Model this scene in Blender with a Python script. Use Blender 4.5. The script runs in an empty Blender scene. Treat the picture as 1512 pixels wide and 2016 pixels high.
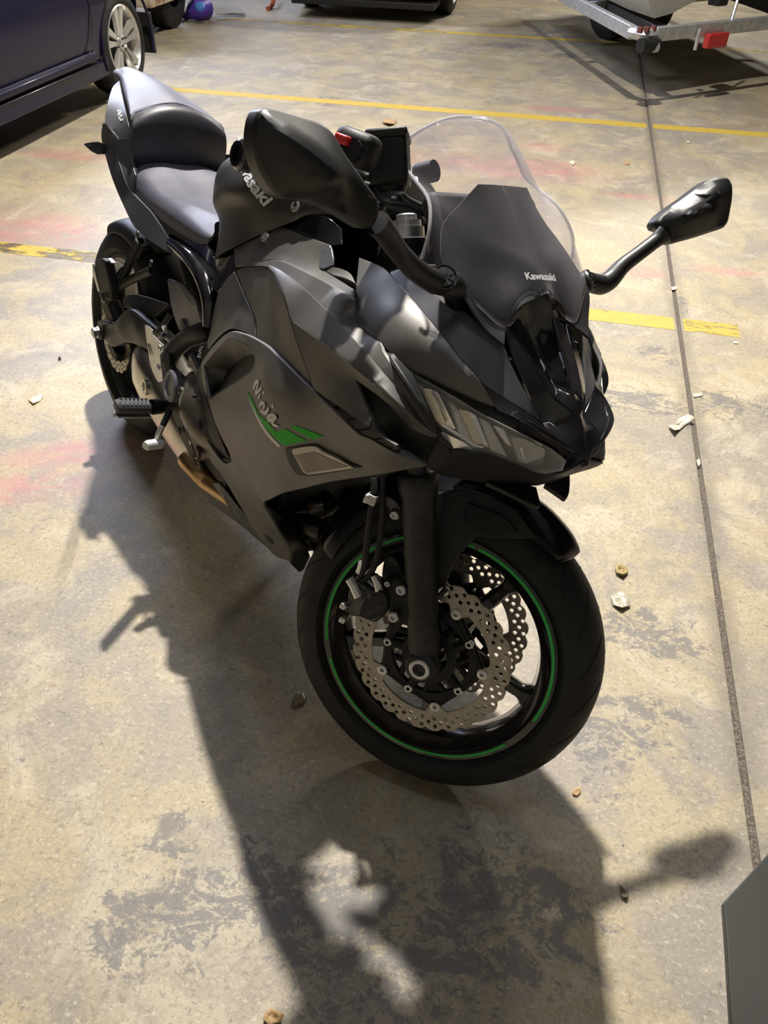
import bpy, bmesh, math, random
import numpy as np
from mathutils import Vector, Matrix
from mathutils.geometry import delaunay_2d_cdt
random.seed(4)
S = bpy.context.scene
COL = S.collection
R = math.radians
# ------------------------------------------------------------------ camera
cam_d = bpy.data.cameras.new('camera')
cam = bpy.data.objects.new('camera', cam_d)
COL.objects.link(cam)
S.camera = cam
yaw, pitch, roll = 2.5155, 0.7205, 0.0226
fw = Vector((math.cos(pitch)*math.cos(yaw), math.cos(pitch)*math.sin(yaw), -math.sin(pitch)))
r0 = Vector((math.sin(yaw), -math.cos(yaw), 0)); u0 = r0.cross(fw)
rt = r0*math.cos(roll)+u0*math.sin(roll); up = rt.cross(fw)
cam.matrix_world = Matrix(((rt.x, up.x, -fw.x, 2.1012), (rt.y, up.y, -fw.y, -0.5778), (rt.z, up.z, -fw.z, 1.4329), (0, 0, 0, 1)))
cam_d.sensor_fit = 'VERTICAL'
cam_d.sensor_height = 24.0
cam_d.lens = 24.0*1513.8/2016
cam_d.clip_start = 0.02
# ------------------------------------------------------------------ light, world, exposure
S.view_settings.view_transform = 'Standard'
S.view_settings.look = 'None'
S.view_settings.gamma = 1
S.view_settings.use_curve_mapping = False
S.view_settings.exposure = 0.0
wd = bpy.data.worlds.new('garage_air'); S.world = wd
wd.use_nodes = True
wd.node_tree.nodes['Background'].inputs[0].default_value = (1.0, 0.86, 0.62, 1)
wd.node_tree.nodes['Background'].inputs[1].default_value = 0.025
def area_lamp(name, loc, aim, length, width, power, col, spin=0.):
    d = bpy.data.lights.new(name, 'AREA'); d.shape = 'RECTANGLE'; d.size = length; d.size_y = width
    d.energy = power; d.color = col
    o = bpy.data.objects.new(name, d); COL.objects.link(o)
    q = (Vector(aim)-Vector(loc)).to_track_quat('-Z', 'Y')
    o.matrix_world = Matrix.Translation(loc) @ q.to_matrix().to_4x4() @ Matrix.Rotation(spin, 4, 'Z')
    return o
area_lamp('ceiling_panel_lamp', (-1.15, 1.8, 5.3), (1.6, -.6, 0), .17, .10, 700, (1, .945, .86))
area_lamp('ceiling_panel_lamp', (-7.5, 2.0, 3.9), (.2, .1, .5), 2.0, .5, 400, (.74, .80, 1))
area_lamp('seat_sheen_fill', (-13.0, 5.5, 2.3), (.2, .1, .9), 9.0, 2.4, 150, (.70, .76, 1))  # added broad lamp without a known source, gives the seats their bluish sheen
area_lamp('ceiling_panel_lamp', (-5.6, 9.6, 4.6), (-2.5, 5.0, 0), 1.2, .3, 330, (1, .95, .85))
area_lamp('overhead_bay_lamp', (1.5, .5, 5.5), (1.5, .5, 0), 1.6, .5, 30, (.78, .86, 1))
# ------------------------------------------------------------------ materials
def mat(name, col, rough=.5, metal=0., coat=0., noise=0., nscale=40., bump=0., bscale=200., spec=.5, rvar=0., col2=None):
    m = bpy.data.materials.new(name); m.use_nodes = True
    nt = m.node_tree; b = nt.nodes['Principled BSDF']
    b.inputs['Base Color'].default_value = (*col, 1); b.inputs['Roughness'].default_value = rough
    b.inputs['Metallic'].default_value = metal; b.inputs['Coat Weight'].default_value = coat
    b.inputs['Coat Roughness'].default_value = .04
    b.inputs['Specular IOR Level'].default_value = spec
    if noise or bump or rvar or col2:
        tc = nt.nodes.new('ShaderNodeTexCoord')
        n = nt.nodes.new('ShaderNodeTexNoise'); n.inputs['Scale'].default_value = nscale; n.inputs['Detail'].default_value = 6
        nt.links.new(tc.outputs['Object'], n.inputs['Vector'])
        if noise or col2:
            mx = nt.nodes.new('ShaderNodeMix'); mx.data_type = 'RGBA'
            c2 = col2 or tuple(min(1, c*(1+noise)+.01*noise) for c in col)
            rp = nt.nodes.new('ShaderNodeValToRGB'); rp.color_ramp.elements[0].position = .42; rp.color_ramp.elements[1].position = .68
            nt.links.new(n.outputs[0], rp.inputs[0]); nt.links.new(rp.outputs[0], mx.inputs[0])
            mx.inputs[6].default_value = (*col, 1); mx.inputs[7].default_value = (*c2, 1)
            nt.links.new(mx.outputs[2], b.inputs['Base Color'])
        if rvar:
            mr = nt.nodes.new('ShaderNodeMapRange'); mr.inputs[3].default_value = rough-rvar; mr.inputs[4].default_value = rough+rvar
            nt.links.new(n.outputs[0], mr.inputs[0]); nt.links.new(mr.outputs[0], b.inputs['Roughness'])
        if bump:
            n2 = nt.nodes.new('ShaderNodeTexNoise'); n2.inputs['Scale'].default_value = bscale; n2.inputs['Detail'].default_value = 3
            nt.links.new(tc.outputs['Object'], n2.inputs['Vector'])
            bp = nt.nodes.new('ShaderNodeBump'); bp.inputs['Strength'].default_value = bump; bp.inputs['Distance'].default_value = .002
            nt.links.new(n2.outputs[0], bp.inputs['Height']); nt.links.new(bp.outputs[0], b.inputs['Normal'])
    return m
def glass(name, col=(1, 1, 1), rough=.02, alpha=.12, spec=.5):
    m = bpy.data.materials.new(name); m.use_nodes = True
    nt = m.node_tree; b = nt.nodes['Principled BSDF']; out = nt.nodes['Material Output']
    b.inputs['Base Color'].default_value = (*col, 1); b.inputs['Roughness'].default_value = rough
    b.inputs['Specular IOR Level'].default_value = spec
    tr = nt.nodes.new('ShaderNodeBsdfTransparent'); tr.inputs[0].default_value = (*[min(1, c*.5+.5) for c in col], 1)
    mx = nt.nodes.new('ShaderNodeMixShader'); fr = nt.nodes.new('ShaderNodeFresnel'); fr.inputs[0].default_value = 1.45
    ge = nt.nodes.new('ShaderNodeNewGeometry'); io = nt.nodes.new('ShaderNodeMapRange'); io.inputs[3].default_value = 1.38; io.inputs[4].default_value = 1/1.38
    nt.links.new(ge.outputs['Backfacing'], io.inputs[0]); nt.links.new(io.outputs[0], fr.inputs[0])
    ad = nt.nodes.new('ShaderNodeMath'); ad.operation = 'ADD'; ad.inputs[1].default_value = alpha; ad.use_clamp = True
    nt.links.new(fr.outputs[0], ad.inputs[0]); nt.links.new(ad.outputs[0], mx.inputs[0])
    nt.links.new(tr.outputs[0], mx.inputs[1]); nt.links.new(b.outputs[0], mx.inputs[2]); nt.links.new(mx.outputs[0], out.inputs[0])
    return m
M_GREY = mat('graphite_matte_paint', (.115, .11, .105), .44, .5, noise=.25, nscale=14, rvar=.05)
M_TANK = mat('tank_matte_paint', (.06, .058, .055), .36, .5, noise=.2, nscale=12)
M_PLAS = mat('black_textured_plastic', (.010, .010, .011), .5, spec=.4, bump=.25, bscale=500, noise=.6, nscale=30)
M_DARK = mat('dark_engine_plastic', (.008, .008, .009), .5, spec=.35)
M_GLOSS = mat('gloss_black_paint', (.006, .006, .008), .12, coat=1.0)
M_GUARD = mat('mudguard_gloss_black', (.006, .006, .008), .14, coat=.12, spec=.15)
M_COWL = mat('matte_grey_cowl_paint', (.105, .108, .125), .37, .4, noise=.35, nscale=9, rvar=.06)
M_SEAT = mat('seat_vinyl', (.085, .085, .115), .47, spec=.5, noise=.5, nscale=6, bump=.3, bscale=900, rvar=.08)
M_STEP = mat('shaded_step_vinyl', (.018, .017, .026), .45, noise=1.2, nscale=7)  # smooth step vinyl, the shade on this face put into its colour
M_RUB = mat('tyre_rubber', (.010, .010, .010), .6, spec=.35, bump=.15, bscale=120, noise=.5, nscale=20)
M_RIM = mat('wheel_black_enamel', (.008, .008, .009), .2, coat=.8)
M_GREEN = mat('green_rim_tape', (.05, .52, .10), .45, spec=.2)
M_DECALG = mat('green_decal', (.012, .40, .010), .5, spec=.2)
M_STEEL = mat('brake_disc_steel', (.33, .30, .255), .40, .85, noise=.3, nscale=60)
M_BOLT = mat('zinc_bolt', (.6, .6, .6), .28, 1.)
M_ALU = mat('bare_aluminium', (.55, .55, .55), .35, .9, noise=.2, nscale=50)
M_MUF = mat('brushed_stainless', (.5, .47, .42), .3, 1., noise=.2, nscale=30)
M_PIPE = mat('heat_tinted_pipe', (.40, .26, .13), .3, 1., noise=.4, nscale=20)
M_CAL = mat('caliper_grey_paint', (.06, .062, .065), .35, .5)
M_FORK = mat('fork_black_paint', (.011, .011, .012), .5, bump=.3, bscale=300, noise=.8, nscale=60)
M_ENG = mat('engine_case_paint', (.12, .105, .09), .32, .7, noise=.3, nscale=25)
M_ENG2 = mat('swingarm_paint', (.03, .028, .026), .42, .3, noise=.3, nscale=30)
M_HEAD = mat('dark_header_steel', (.05, .045, .04), .3, .9)  # dark brownish steel for the header pipes
M_ALUW = mat('pale_cast_aluminium', (.7, .7, .7), .45, .5)
M_CGL = mat('dark_display_glass', (.01,.01,.012), .06, coat=.5)
M_WHITE = mat('white_lettering', (.62, .62, .64), .4)
M_SILVER = mat('silver_lettering', (.60, .60, .60), .45, .1)
M_RED = mat('red_switch', (.5, .02, .02), .4)
M_SCREEN = glass('tinted_screen_acrylic', (.72, .70, .74), .04, .0)
M_LENS = glass('clear_lens', (.9, .9, .9), .02, .04)
M_CHROME = mat('lamp_reflector_chrome', (.9, .9, .9), .3, .55)
M_AMBER = mat('smoked_indicator_body', (.34, .31, .25), .22, .2, coat=.5)
M_YREF = mat('pale_led_block', (.85, .78, .55), .4)
M_BOWL = mat('lamp_bowl_metal', (.55, .54, .51), .3, .4, noise=.3, nscale=40)
M_MIRROR = mat('mirror_shell_black', (.011, .011, .012), .45)
# ------------------------------------------------------------------ geometry helpers
LEAN = .2254; STEER = .5537; RAKE = R(24.5)
KAX = Vector((-math.sin(RAKE), 0, math.cos(RAKE))); PAX = Vector((1.51, 0, 0))
MST = Matrix.Translation(PAX) @ Matrix.Rotation(STEER, 4, KAX) @ Matrix.Translation(-PAX)
PIV = Vector((0, 0, .07)); RL = Matrix.Rotation(-LEAN, 4, 'X')
bike = bpy.data.objects.new('motorcycle', None); COL.objects.link(bike)
bike.matrix_world = Matrix.Translation(PIV) @ RL @ Matrix.Translation(-PIV)
bike['label'] = 'dark grey and black sports motorcycle with clear windscreen leaning on its side stand'
bike['category'] = 'motorcycle'
FW = Vector((1.41, 0, .30)); RW = Vector((0, 0, .312))
def link(name, me, m, parent=bike, st=False, bev=0, ang=38, seg=2):
    if st: me.transform(MST)
    me.materials.clear(); me.materials.append(m)
    for p in me.polygons: p.use_smooth = True
    me.set_sharp_from_angle(angle=R(ang))
    o = bpy.data.objects.new(name, me); COL.objects.link(o)
    if parent is not None: o.parent = parent
    if bev:
        b = o.modifiers.new('b', 'BEVEL'); b.width = bev; b.segments = seg; b.limit_method = 'ANGLE'; b.angle_limit = R(35); b.harden_normals = False
    return o
def mk(name, vs, fs, m, parent=bike, **k):
    me = bpy.data.meshes.new(name); me.from_pydata([tuple(v) for v in vs], [], fs); me.update()
    bm = bmesh.new(); bm.from_mesh(me); bmesh.ops.remove_doubles(bm, verts=bm.verts, dist=1e-5)
    bmesh.ops.recalc_face_normals(bm, faces=bm.faces); bm.to_mesh(me); bm.free()
    return link(name, me, m, parent, **k)
class MB:
    def __init__(s): s.v = []; s.f = []
    def add(s, vs, fs):
        n = len(s.v); s.v += [tuple(v) for v in vs]; s.f += [tuple(i+n for i in f) for f in fs]; return s
    def box(s, c, d, rot=None):
        vs = [Vector((x*d[0]/2, y*d[1]/2, z*d[2]/2)) for x in (-1, 1) for y in (-1, 1) for z in (-1, 1)]
        if rot is not None: vs = [rot @ v for v in vs]
        return s.add([v+Vector(c) for v in vs], [(0, 1, 3, 2), (4, 6, 7, 5), (0, 4, 5, 1), (2, 3, 7, 6), (0, 2, 6, 4), (1, 5, 7, 3)])
    def rings(s, rings, close=True, caps=True):
        n = len(rings[0]); fs = []
        vs = [v for r in rings for v in r]
        for i in range(len(rings)-1):
            for j in range(n if close else n-1):
                a = i*n+j; b = i*n+(j+1) % n; fs.append((a, b, b+n, a+n))
        if caps: fs += [tuple(range(n))[::-1], tuple(range((len(rings)-1)*n, len(rings)*n))]
        return s.add(vs, fs)
    def tube(s, pts, rad, n=12, sub=0, caps=True):
        pts = [Vector(p) for p in pts]
        rad = list(rad) if isinstance(rad, (list, tuple)) else [rad]*len(pts)
        if sub: pts, rad = spline(pts, sub, rad)
        rings = []; t0 = None; nrm = None
        for i, p in enumerate(pts):
            t = (pts[min(i+1, len(pts)-1)]-pts[max(i-1, 0)]).normalized()
            if nrm is None:
                nrm = t.orthogonal().normalized()
            else:
                nrm = (nrm - t*nrm.dot(t)).normalized()
            bi = t.cross(nrm)
            rings.append([p+(nrm*math.cos(2*math.pi*k/n)+bi*math.sin(2*math.pi*k/n))*rad[i] for k in range(n)])
        return s.rings(rings, True, caps)
    def lathe(s, prof, c, axis=(0, 1, 0), n=48, closed=False):
        ax = Vector(axis).normalized(); u = ax.orthogonal().normalized(); v = ax.cross(u); c = Vector(c)
        rings = [[c+ax*h+(u*math.cos(2*math.pi*k/n)+v*math.sin(2*math.pi*k/n))*r for k in range(n)] for h, r in prof]
        if closed: rings.append(rings[0])
        return s.rings(rings, True, not closed)
    def prism(s, pts, off):
        n = len(pts); pts = [Vector(p) for p in pts]; off = Vector(off)
        return s.add(pts+[p+off for p in pts], [tuple(range(n)), tuple(range(2*n-1, n-1, -1))]+[(i, (i+1) % n, (i+1) % n+n, i+n) for i in range(n)])
    def build(s, name, m, parent=bike, **k): return mk(name, s.v, s.f, m, parent, **k)
def spline(pts, sub, rad=None, closed=False):
    out = []; ro = []; n = len(pts)
    for i in range(n if closed else n-1):
        P0, P1, P2, P3 = (pts[(i-1) % n], pts[i], pts[(i+1) % n], pts[(i+2) % n]) if closed else (pts[max(i-1, 0)], pts[i], pts[i+1], pts[min(i+2, n-1)])
        for k in range(sub):
            t = k/sub
            out.append(.5*((2*P1)+(P2-P0)*t+(2*P0-5*P1+4*P2-P3)*t*t+(3*P1-P0-3*P2+P3)*t**3))
            if rad: ro.append(rad[i]*(1-t)+rad[(i+1) % n]*t)
    if not closed:
        out.append(pts[-1])
        if rad: ro.append(rad[-1])
    return (out, ro) if rad else out
def round_outline(pts, step, corner=40.):
    # Catmull-Rom through a closed outline, keeping true corners
    pts = [Vector(p) for p in pts]; n = len(pts); cor = []
    for i in range(n):
        a = pts[i]-pts[i-1]; b = pts[(i+1) % n]-pts[i]
        cor.append(a.angle(b, 0) > R(corner))
    out = []
    for i in range(n):
        p1, p2 = pts[i], pts[(i+1) % n]
        p0 = p1-(p2-p1) if cor[i] else pts[i-1]
        p3 = p2+(p2-p1) if cor[(i+1) % n] else pts[(i+2) % n]
        d = (p2-p1).length; m1 = (p2-p0)*(d/max((p2-p1).length+(p1-p0).length, 1e-6)); m2 = (p3-p1)*(d/max((p3-p2).length+(p2-p1).length, 1e-6))
        k = max(1, int(round(d/step)))
        for j in range(k):
            t = j/k; t2 = t*t; t3 = t2*t
            out.append(p1*(2*t3-3*t2+1)+m1*(t3-2*t2+t)+p2*(-2*t3+3*t2)+m2*(t3-t2))
    return out
class Surf:
    # thin-plate height field over the best plane of a set of points
    def __init__(s, pts, smooth=1e-6):
        A = np.array([tuple(p) for p in pts]); s.c = A.mean(0)
        _, _, vt = np.linalg.svd(A-s.c); s.u, s.v, s.n = vt
        if s.n @ np.array((.3, math.copysign(1, s.c[1]) if abs(s.c[1]) > .02 else 0, .35)) < 0: s.n = -s.n
        q = (A-s.c) @ np.stack([s.u, s.v], 1); h = (A-s.c) @ s.n; s.q = q
        n = len(q); K = s.k(q, q)+np.eye(n)*smooth; P = np.concatenate([np.ones((n, 1)), q], 1)
        L = np.block([[K, P], [P.T, np.zeros((3, 3))]])
        s.w = np.linalg.lstsq(L, np.concatenate([h, np.zeros(3)]), rcond=None)[0]
    def k(s, a, b):
        d2 = ((a[:, None]-b[None])**2).sum(2); return np.where(d2 > 1e-14, d2*np.log(d2+1e-30), 0)
    def uv(s, p): return (np.atleast_2d(np.array([tuple(x) for x in p]))-s.c) @ np.stack([s.u, s.v], 1)
    def at(s, uv, off=0.):
        uv = np.atleast_2d(uv); h = s.k(uv, s.q) @ s.w[:len(s.q)]+np.concatenate([np.ones((len(uv), 1)), uv], 1) @ s.w[len(s.q):]
        return s.c+uv[:, :1]*s.u+uv[:, 1:]*s.v+(h[:, None]+off)*s.n
    def put(s, pts, off=.0008): return [Vector(x) for x in s.at(s.uv(pts), off)]
def inside(p, poly):
    x, y = p; c = False; j = len(poly)-1
    for i in range(len(poly)):
        xi, yi = poly[i]; xj, yj = poly[j]
        if (yi > y) != (yj > y) and x < (xj-xi)*(y-yi)/(yj-yi)+xi: c = not c
        j = i
    return c
def drop_holes(v2, fs, holes):
    bb = [(np.array(h), np.array(h).min(0), np.array(h).max(0)) for h in holes]; out = []
    for f in fs:
        c = v2[list(f)].mean(0)
        if not any(c[0] > lo[0] and c[1] > lo[1] and c[0] < hi[0] and c[1] < hi[1] and inside(c, h) for h, lo, hi in bb): out.append(f)
    return out
def segd(p, poly):
    p = np.array(p); a = np.array(poly); b = np.roll(a, -1, 0); d = b-a
    t = np.clip(((p-a)*d).sum(1)/np.maximum((d*d).sum(1), 1e-12), 0, 1)
    return np.linalg.norm(a+d*t[:, None]-p, axis=1).min()
def panel(name, outline, m, parent=bike, thick=.004, ctrl=(), holes=(), step=.012, grid=.016, mirror=True, st=False, bev=.0012, corner=40., surf=None, ang=30, off=0.):
    out = round_outline(outline, step, corner)
    hs = [round_outline(h, step, corner) for h in holes]
    sf = surf or Surf(out+[Vector(c) for c in ctrl]+[p for h in hs for p in h])
    loops = [sf.uv(out)]+[sf.uv(h) for h in hs]
    vs = []; es = []
    for lp in loops:
        b = len(vs); n = len(lp); vs += [Vector(x) for x in lp]; es += [(b+i, b+(i+1) % n) for i in range(n)]
    lo = loops[0].min(0); hi = loops[0].max(0)
    y = lo[1]
    while y < hi[1]:
        x = lo[0]
        while x < hi[0]:
            if inside((x, y), loops[0]) and not any(inside((x, y), l) for l in loops[1:]) and min(segd((x, y), l) for l in loops) > grid*.45:
                vs.append(Vector((x, y)))
            x += grid
        y += grid
    r = delaunay_2d_cdt(vs, es, [], 1, 1e-7)
    v2 = np.array([tuple(v) for v in r[0]]); fs = drop_holes(v2, [tuple(f) for f in r[2]], loops[1:])
    top = sf.at(v2, off); bot = sf.at(v2, off-thick); n = len(v2)
    ec = {}
    for f in fs:
        for i in range(len(f)):
            e = (f[i], f[(i+1) % len(f)]); ec[e] = 1
    side = [(a, b, b+n, a+n) for (a, b) in ec if (b, a) not in ec]
    F = fs+[tuple(i+n for i in f[::-1]) for f in fs]+side
    V = [tuple(p) for p in top]+[tuple(p) for p in bot]
    o = mk(name, V, F, m, parent, st=st, bev=bev, ang=ang)
    if mirror: mk(name, [(p[0], -p[1], p[2]) for p in V], F, m, parent, st=st, bev=bev, ang=ang)
    return sf
def grid_surf(name, rows, m, parent=bike, thick=0, subu=6, subv=6, closed=False, **k):
    rows = [spline([Vector(p) for p in r], subu) for r in rows]
    cols = [spline(list(c), subv) for c in zip(*rows)]
    nu = len(cols); nv = len(cols[0]); vs = [c[j] for j in range(nv) for c in cols]
    fs = [(j*nu+i, j*nu+i+1, (j+1)*nu+i+1, (j+1)*nu+i) for j in range(nv-1) for i in range(nu-1)]
    if closed: fs += [tuple(range(nu))[::-1], tuple(range((nv-1)*nu, nv*nu))]
    o = mk(name, vs, fs, m, parent, **k)
    if thick:
        s = o.modifiers.new('s', 'SOLIDIFY'); s.thickness = thick; s.offset = 0
    return o
def text_on(name, body, c, m, parent, sf=None, bold=.02, off=.0009, flip=False, st=False, space=1.0, size_pad=0.):
    # c = lower-left, lower-right, upper-right, upper-left corners of the word in 3D
    cu = bpy.data.curves.new(name, 'FONT'); cu.body = body; cu.offset = bold; cu.space_character = space; cu.resolution_u = 3
    t = bpy.data.objects.new('t', cu); COL.objects.link(t); bpy.context.view_layer.update()
    me = bpy.data.meshes.new_from_object(t.evaluated_get(bpy.context.evaluated_depsgraph_get())); bpy.data.objects.remove(t)
    P = np.array([v.co[:2] for v in me.vertices]); lo = P.min(0); q = (P-lo)/(P.max(0)-lo)
    c = [np.array(x) for x in c]; X = [(1-a)*(1-b)*c[0]+a*(1-b)*c[1]+a*b*c[2]+(1-a)*b*c[3] for a, b in q]
    if sf: X = stick(sf, X, off) if hasattr(sf, 'data') else sf.put(X, off)
    for v, x in zip(me.vertices, X): v.co = tuple(x)
    return link(name, me, m, parent, st=st)
def flat_on(name, polys, m, parent, sf, off=.0007, step=.02):
    mb = MB()
    for pl in polys:
        pl = [Vector(p) for p in pl]; uv = [Vector(x) for x in sf.uv(round_outline(pl, step, 25))]; n = len(uv)
        a = np.array([tuple(x) for x in uv]); lo = a.min(0); hi = a.max(0); g = .012
        for y in np.arange(lo[1], hi[1], g):
            for x in np.arange(lo[0], hi[0], g):
                if inside((x, y), a) and segd((x, y), a) > .004: uv.append(Vector((x, y)))
        r = delaunay_2d_cdt(uv, [(i, (i+1) % n) for i in range(n)], [], 1, 1e-8)
        mb.add([tuple(x) for x in sf.at(np.array([tuple(v) for v in r[0]]), off)], [tuple(f) for f in r[2]])
    return mb.build(name, m, parent)
def stick(o, pts, eps=.001):
    # closest points on a built mesh, lifted off along its normal
    from mathutils.bvhtree import BVHTree
    me = o.data; t = BVHTree.FromPolygons([v.co for v in me.vertices], [tuple(p.vertices) for p in me.polygons]); c = sum((v.co for v in me.vertices), Vector())/len(me.vertices); out = []
    for p in pts:
        q, n, i, d = t.find_nearest(Vector(p))
        if n.dot(q-c) < 0: n = -n
        out.append(q+n*eps)
    return out
def mir(p): return (p[0], -p[1], p[2])
def bolt(parent, p, ax, r=.007, h=.006, m=None, st=False, name='bolt', hexo=True):
    mb = MB().lathe([(0, r), (h*.75, r), (h, r*.8), (h, r*.45), (h*.5, r*.4)], p, ax, 12)
    return mb.build(name, m or M_BOLT, parent, st=st)
# ================================================================== GARAGE FLOOR
TH = R(42.5478)
D_ = Vector((math.cos(TH), math.sin(TH), 0)); N_ = Vector((-math.sin(TH), math.cos(TH), 0))
def uv(u, v, z=0.): return D_*u+N_*v+Vector((0, 0, z))
def to_uv(p): p = Vector((p[0], p[1], 0)); return (p.dot(D_), p.dot(N_))
def floor_material():
    m = bpy.data.materials.new('worn_concrete'); m.use_nodes = True; nt = m.node_tree; b = nt.nodes['Principled BSDF']; L = nt.links.new
    tc = nt.nodes.new('ShaderNodeTexCoord')
    def noise(sc, det=6, rough=.55, dist=0., vec=None, stretch=None):
        n = nt.nodes.new('ShaderNodeTexNoise'); n.inputs['Scale'].default_value = sc; n.inputs['Detail'].default_value = det
        n.inputs['Roughness'].default_value = rough; n.inputs['Distortion'].default_value = dist
        mp = nt.nodes.new('ShaderNodeMapping'); L(tc.outputs['Object'], mp.inputs[0])
        mp.inputs['Location'].default_value = vec or (0, 0, 0); mp.inputs['Scale'].default_value = stretch or (1, 1, 1)
        L(mp.outputs[0], n.inputs['Vector']); return n.outputs[0]
    def ramp(x, a, c):
        r = nt.nodes.new('ShaderNodeMapRange'); r.interpolation_type = 'SMOOTHSTEP'; r.inputs[1].default_value = a; r.inputs[2].default_value = c; L(x, r.inputs[0]); return r.outputs[0]
    def mathn(op, x, y):
        n = nt.nodes.new('ShaderNodeMath'); n.operation = op; n.use_clamp = op != 'SUBTRACT'
        for i, s in enumerate((x, y)):
            if isinstance(s, (int, float)): n.inputs[i].default_value = s
            else: L(s, n.inputs[i])
        return n.outputs[0]
    def mix(f, c1, c2):
        n = nt.nodes.new('ShaderNodeMix'); n.data_type = 'RGBA'
        if isinstance(f, float): n.inputs[0].default_value = f
        else: L(f, n.inputs[0])
        for i, c in ((6, c1), (7, c2)):
            if isinstance(c, tuple): n.inputs[i].default_value = (*c, 1)
            else: L(c, n.inputs[i])
        return n.outputs[2]
    def blob(c, rx, ry, ang=0.):
        mp = nt.nodes.new('ShaderNodeMapping'); mp.vector_type = 'TEXTURE'; mp.inputs['Location'].default_value = (c[0], c[1], 0)
        mp.inputs['Rotation'].default_value = (0, 0, R(ang)); mp.inputs['Scale'].default_value = (rx, ry, 1)
        L(tc.outputs['Object'], mp.inputs[0]); vl = nt.nodes.new('ShaderNodeVectorMath'); vl.operation = 'LENGTH'; L(mp.outputs[0], vl.inputs[0])
        return ramp(vl.outputs['Value'], 1.25, .35)
    def union(bl):
        o = bl[0]
        for x in bl[1:]: o = mathn('MAXIMUM', o, x)
        return o
    big = noise(.8, 5, .6); med = noise(4.5, 9, .7, .8); fine = noise(100, 7, .72, .8); fib = noise(85, 7, .8, .5, (3, 1, 0), (1, 1.6, 1)); scr = noise(3.0, 8, .7, .2, (0, 5, 0), (1.0, 9, 1)); tan = noise(2.6, 9, .68, .6, (4, 8, 0))
    col = mix(ramp(big, .38, .62), (.31, .262, .185), (.255, .225, .185))
    col = mix(mathn('MULTIPLY', ramp(tan, .46, .58), .75), col, (.385, .315, .185))
    col = mix(mathn('MULTIPLY', ramp(med, .50, .64), .6), col, (.46, .405, .30))
    col = mix(mathn('MULTIPLY', ramp(med, .47, .36), .55), col, (.20, .18, .155))
    col = mix(mathn('MULTIPLY', ramp(fib, .52, .64), .5), col, (.58, .52, .40))
    col = mix(mathn('MULTIPLY', ramp(fine, .50, .35), .62), col, (.16, .135, .095))
    col = mix(mathn('MULTIPLY', ramp(scr, .58, .72), .35), col, (.20, .175, .14))
    # pink marker paint rubbed into the concrete
    pk = union([blob(to_uv(p), rx, ry, a) for p, rx, ry, a in PINK])
    pn = ramp(noise(6, 8, .7, .8, (7, 2, 0), (1, 2.2, 1)), .30, .62)
    col = mix(mathn('MULTIPLY', mathn('MULTIPLY', pk, pn), .45), col, (.46, .14, .16))
    # old rubber and oil stains
    dk = union([blob(to_uv(p), rx, ry, a) for p, rx, ry, a in DARK])
    dn = mathn('ADD', mathn('MULTIPLY', noise(8, 10, .78, 1.2, (1, 4, 0), (1, 1.5, 1)), .62), mathn('MULTIPLY', noise(45, 8, .75, 1.0, (5, 0, 0)), .38))
    dmask = ramp(mathn('ADD', dn, mathn('MULTIPLY', dk, .10)), .57, .62)
    col = mix(mathn('MULTIPLY', dmask, .7), col, (.10, .098, .108))
    sp = ramp(noise(95, 2, .5, 0, (9, 9, 0)), .735, .76); col = mix(mathn('MULTIPLY', sp, .8), col, (.05, .045, .04))
    # grime along the expansion joint
    sx = nt.nodes.new('ShaderNodeSeparateXYZ'); L(tc.outputs['Object'], sx.inputs[0])
    ab = nt.nodes.new('ShaderNodeMath'); ab.operation = 'ABSOLUTE'; L(mathn('SUBTRACT', sx.outputs[0], 1.7233), ab.inputs[0])
    jm = mathn('MULTIPLY', ramp(ab.outputs[0], .06, .008), ramp(med, .35, .6)); col = mix(mathn('MULTIPLY', jm, .65), col, (.13, .11, .085))
    L(col, b.inputs['Base Color'])
    rr = nt.nodes.new('ShaderNodeMapRange'); rr.inputs[3].default_value = .44; rr.inputs[4].default_value = .64; L(med, rr.inputs[0]); L(rr.outputs[0], b.inputs['Roughness'])
    b.inputs['Specular IOR Level'].default_value = .5
    bp = nt.nodes.new('ShaderNodeBump'); bp.inputs['Strength'].default_value = .35; bp.inputs['Distance'].default_value = .002
    L(mathn('ADD', mathn('MULTIPLY', fine, .6), mathn('MULTIPLY', fib, .4)), bp.inputs['Height']); L(bp.outputs[0], b.inputs['Normal'])
    return m
PINK = [((0.104,-0.434),.30,.09,20),((0.024,-0.245),.25,.08,25),((-1.472,3.186),.18,.10,0),((-1.273,2.769),.6,.25,0),((-0.555,2.995),.22,.05,0),((0.076,2.232),.20,.06,0),((0.313,2.599),.20,.05,0),((-2.86,0.651),.35,.10,0),((-1.841,0.154),.4,.25,0),((-2.08,3.897),.3,.1,0),((-2.009,2.122),.5,.2,0)]
DARK = [((0.788,1.418),.26,.10,0),((0.982,1.655),.20,.12,10),((1.624,0.404),.20,.12,0),((1.677,0.307),.10,.10,0),((1.308,-0.495),.09,.06,0),((1.425,-0.584),.13,.10,40),((1.481,-0.633),.06,.05,0),((1.507,-0.553),.08,.10,0),((1.46,-0.473),.12,.08,0),((1.568,-0.347),.20,.15,0),((1.731,-0.285),.25,.2,0),((1.762,-0.097),.25,.2,0),((1.49,0.633),.2,.1,0),((-3.936,5.082),.35,.2,0),((-3.306,5.3),.3,.15,0),((0.4,2.142),.05,.12,0),((0.63,1.738),.1,.12,0),((-3.088,2.617),.2,.2,0)]
M_FLOOR = floor_material()
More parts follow.
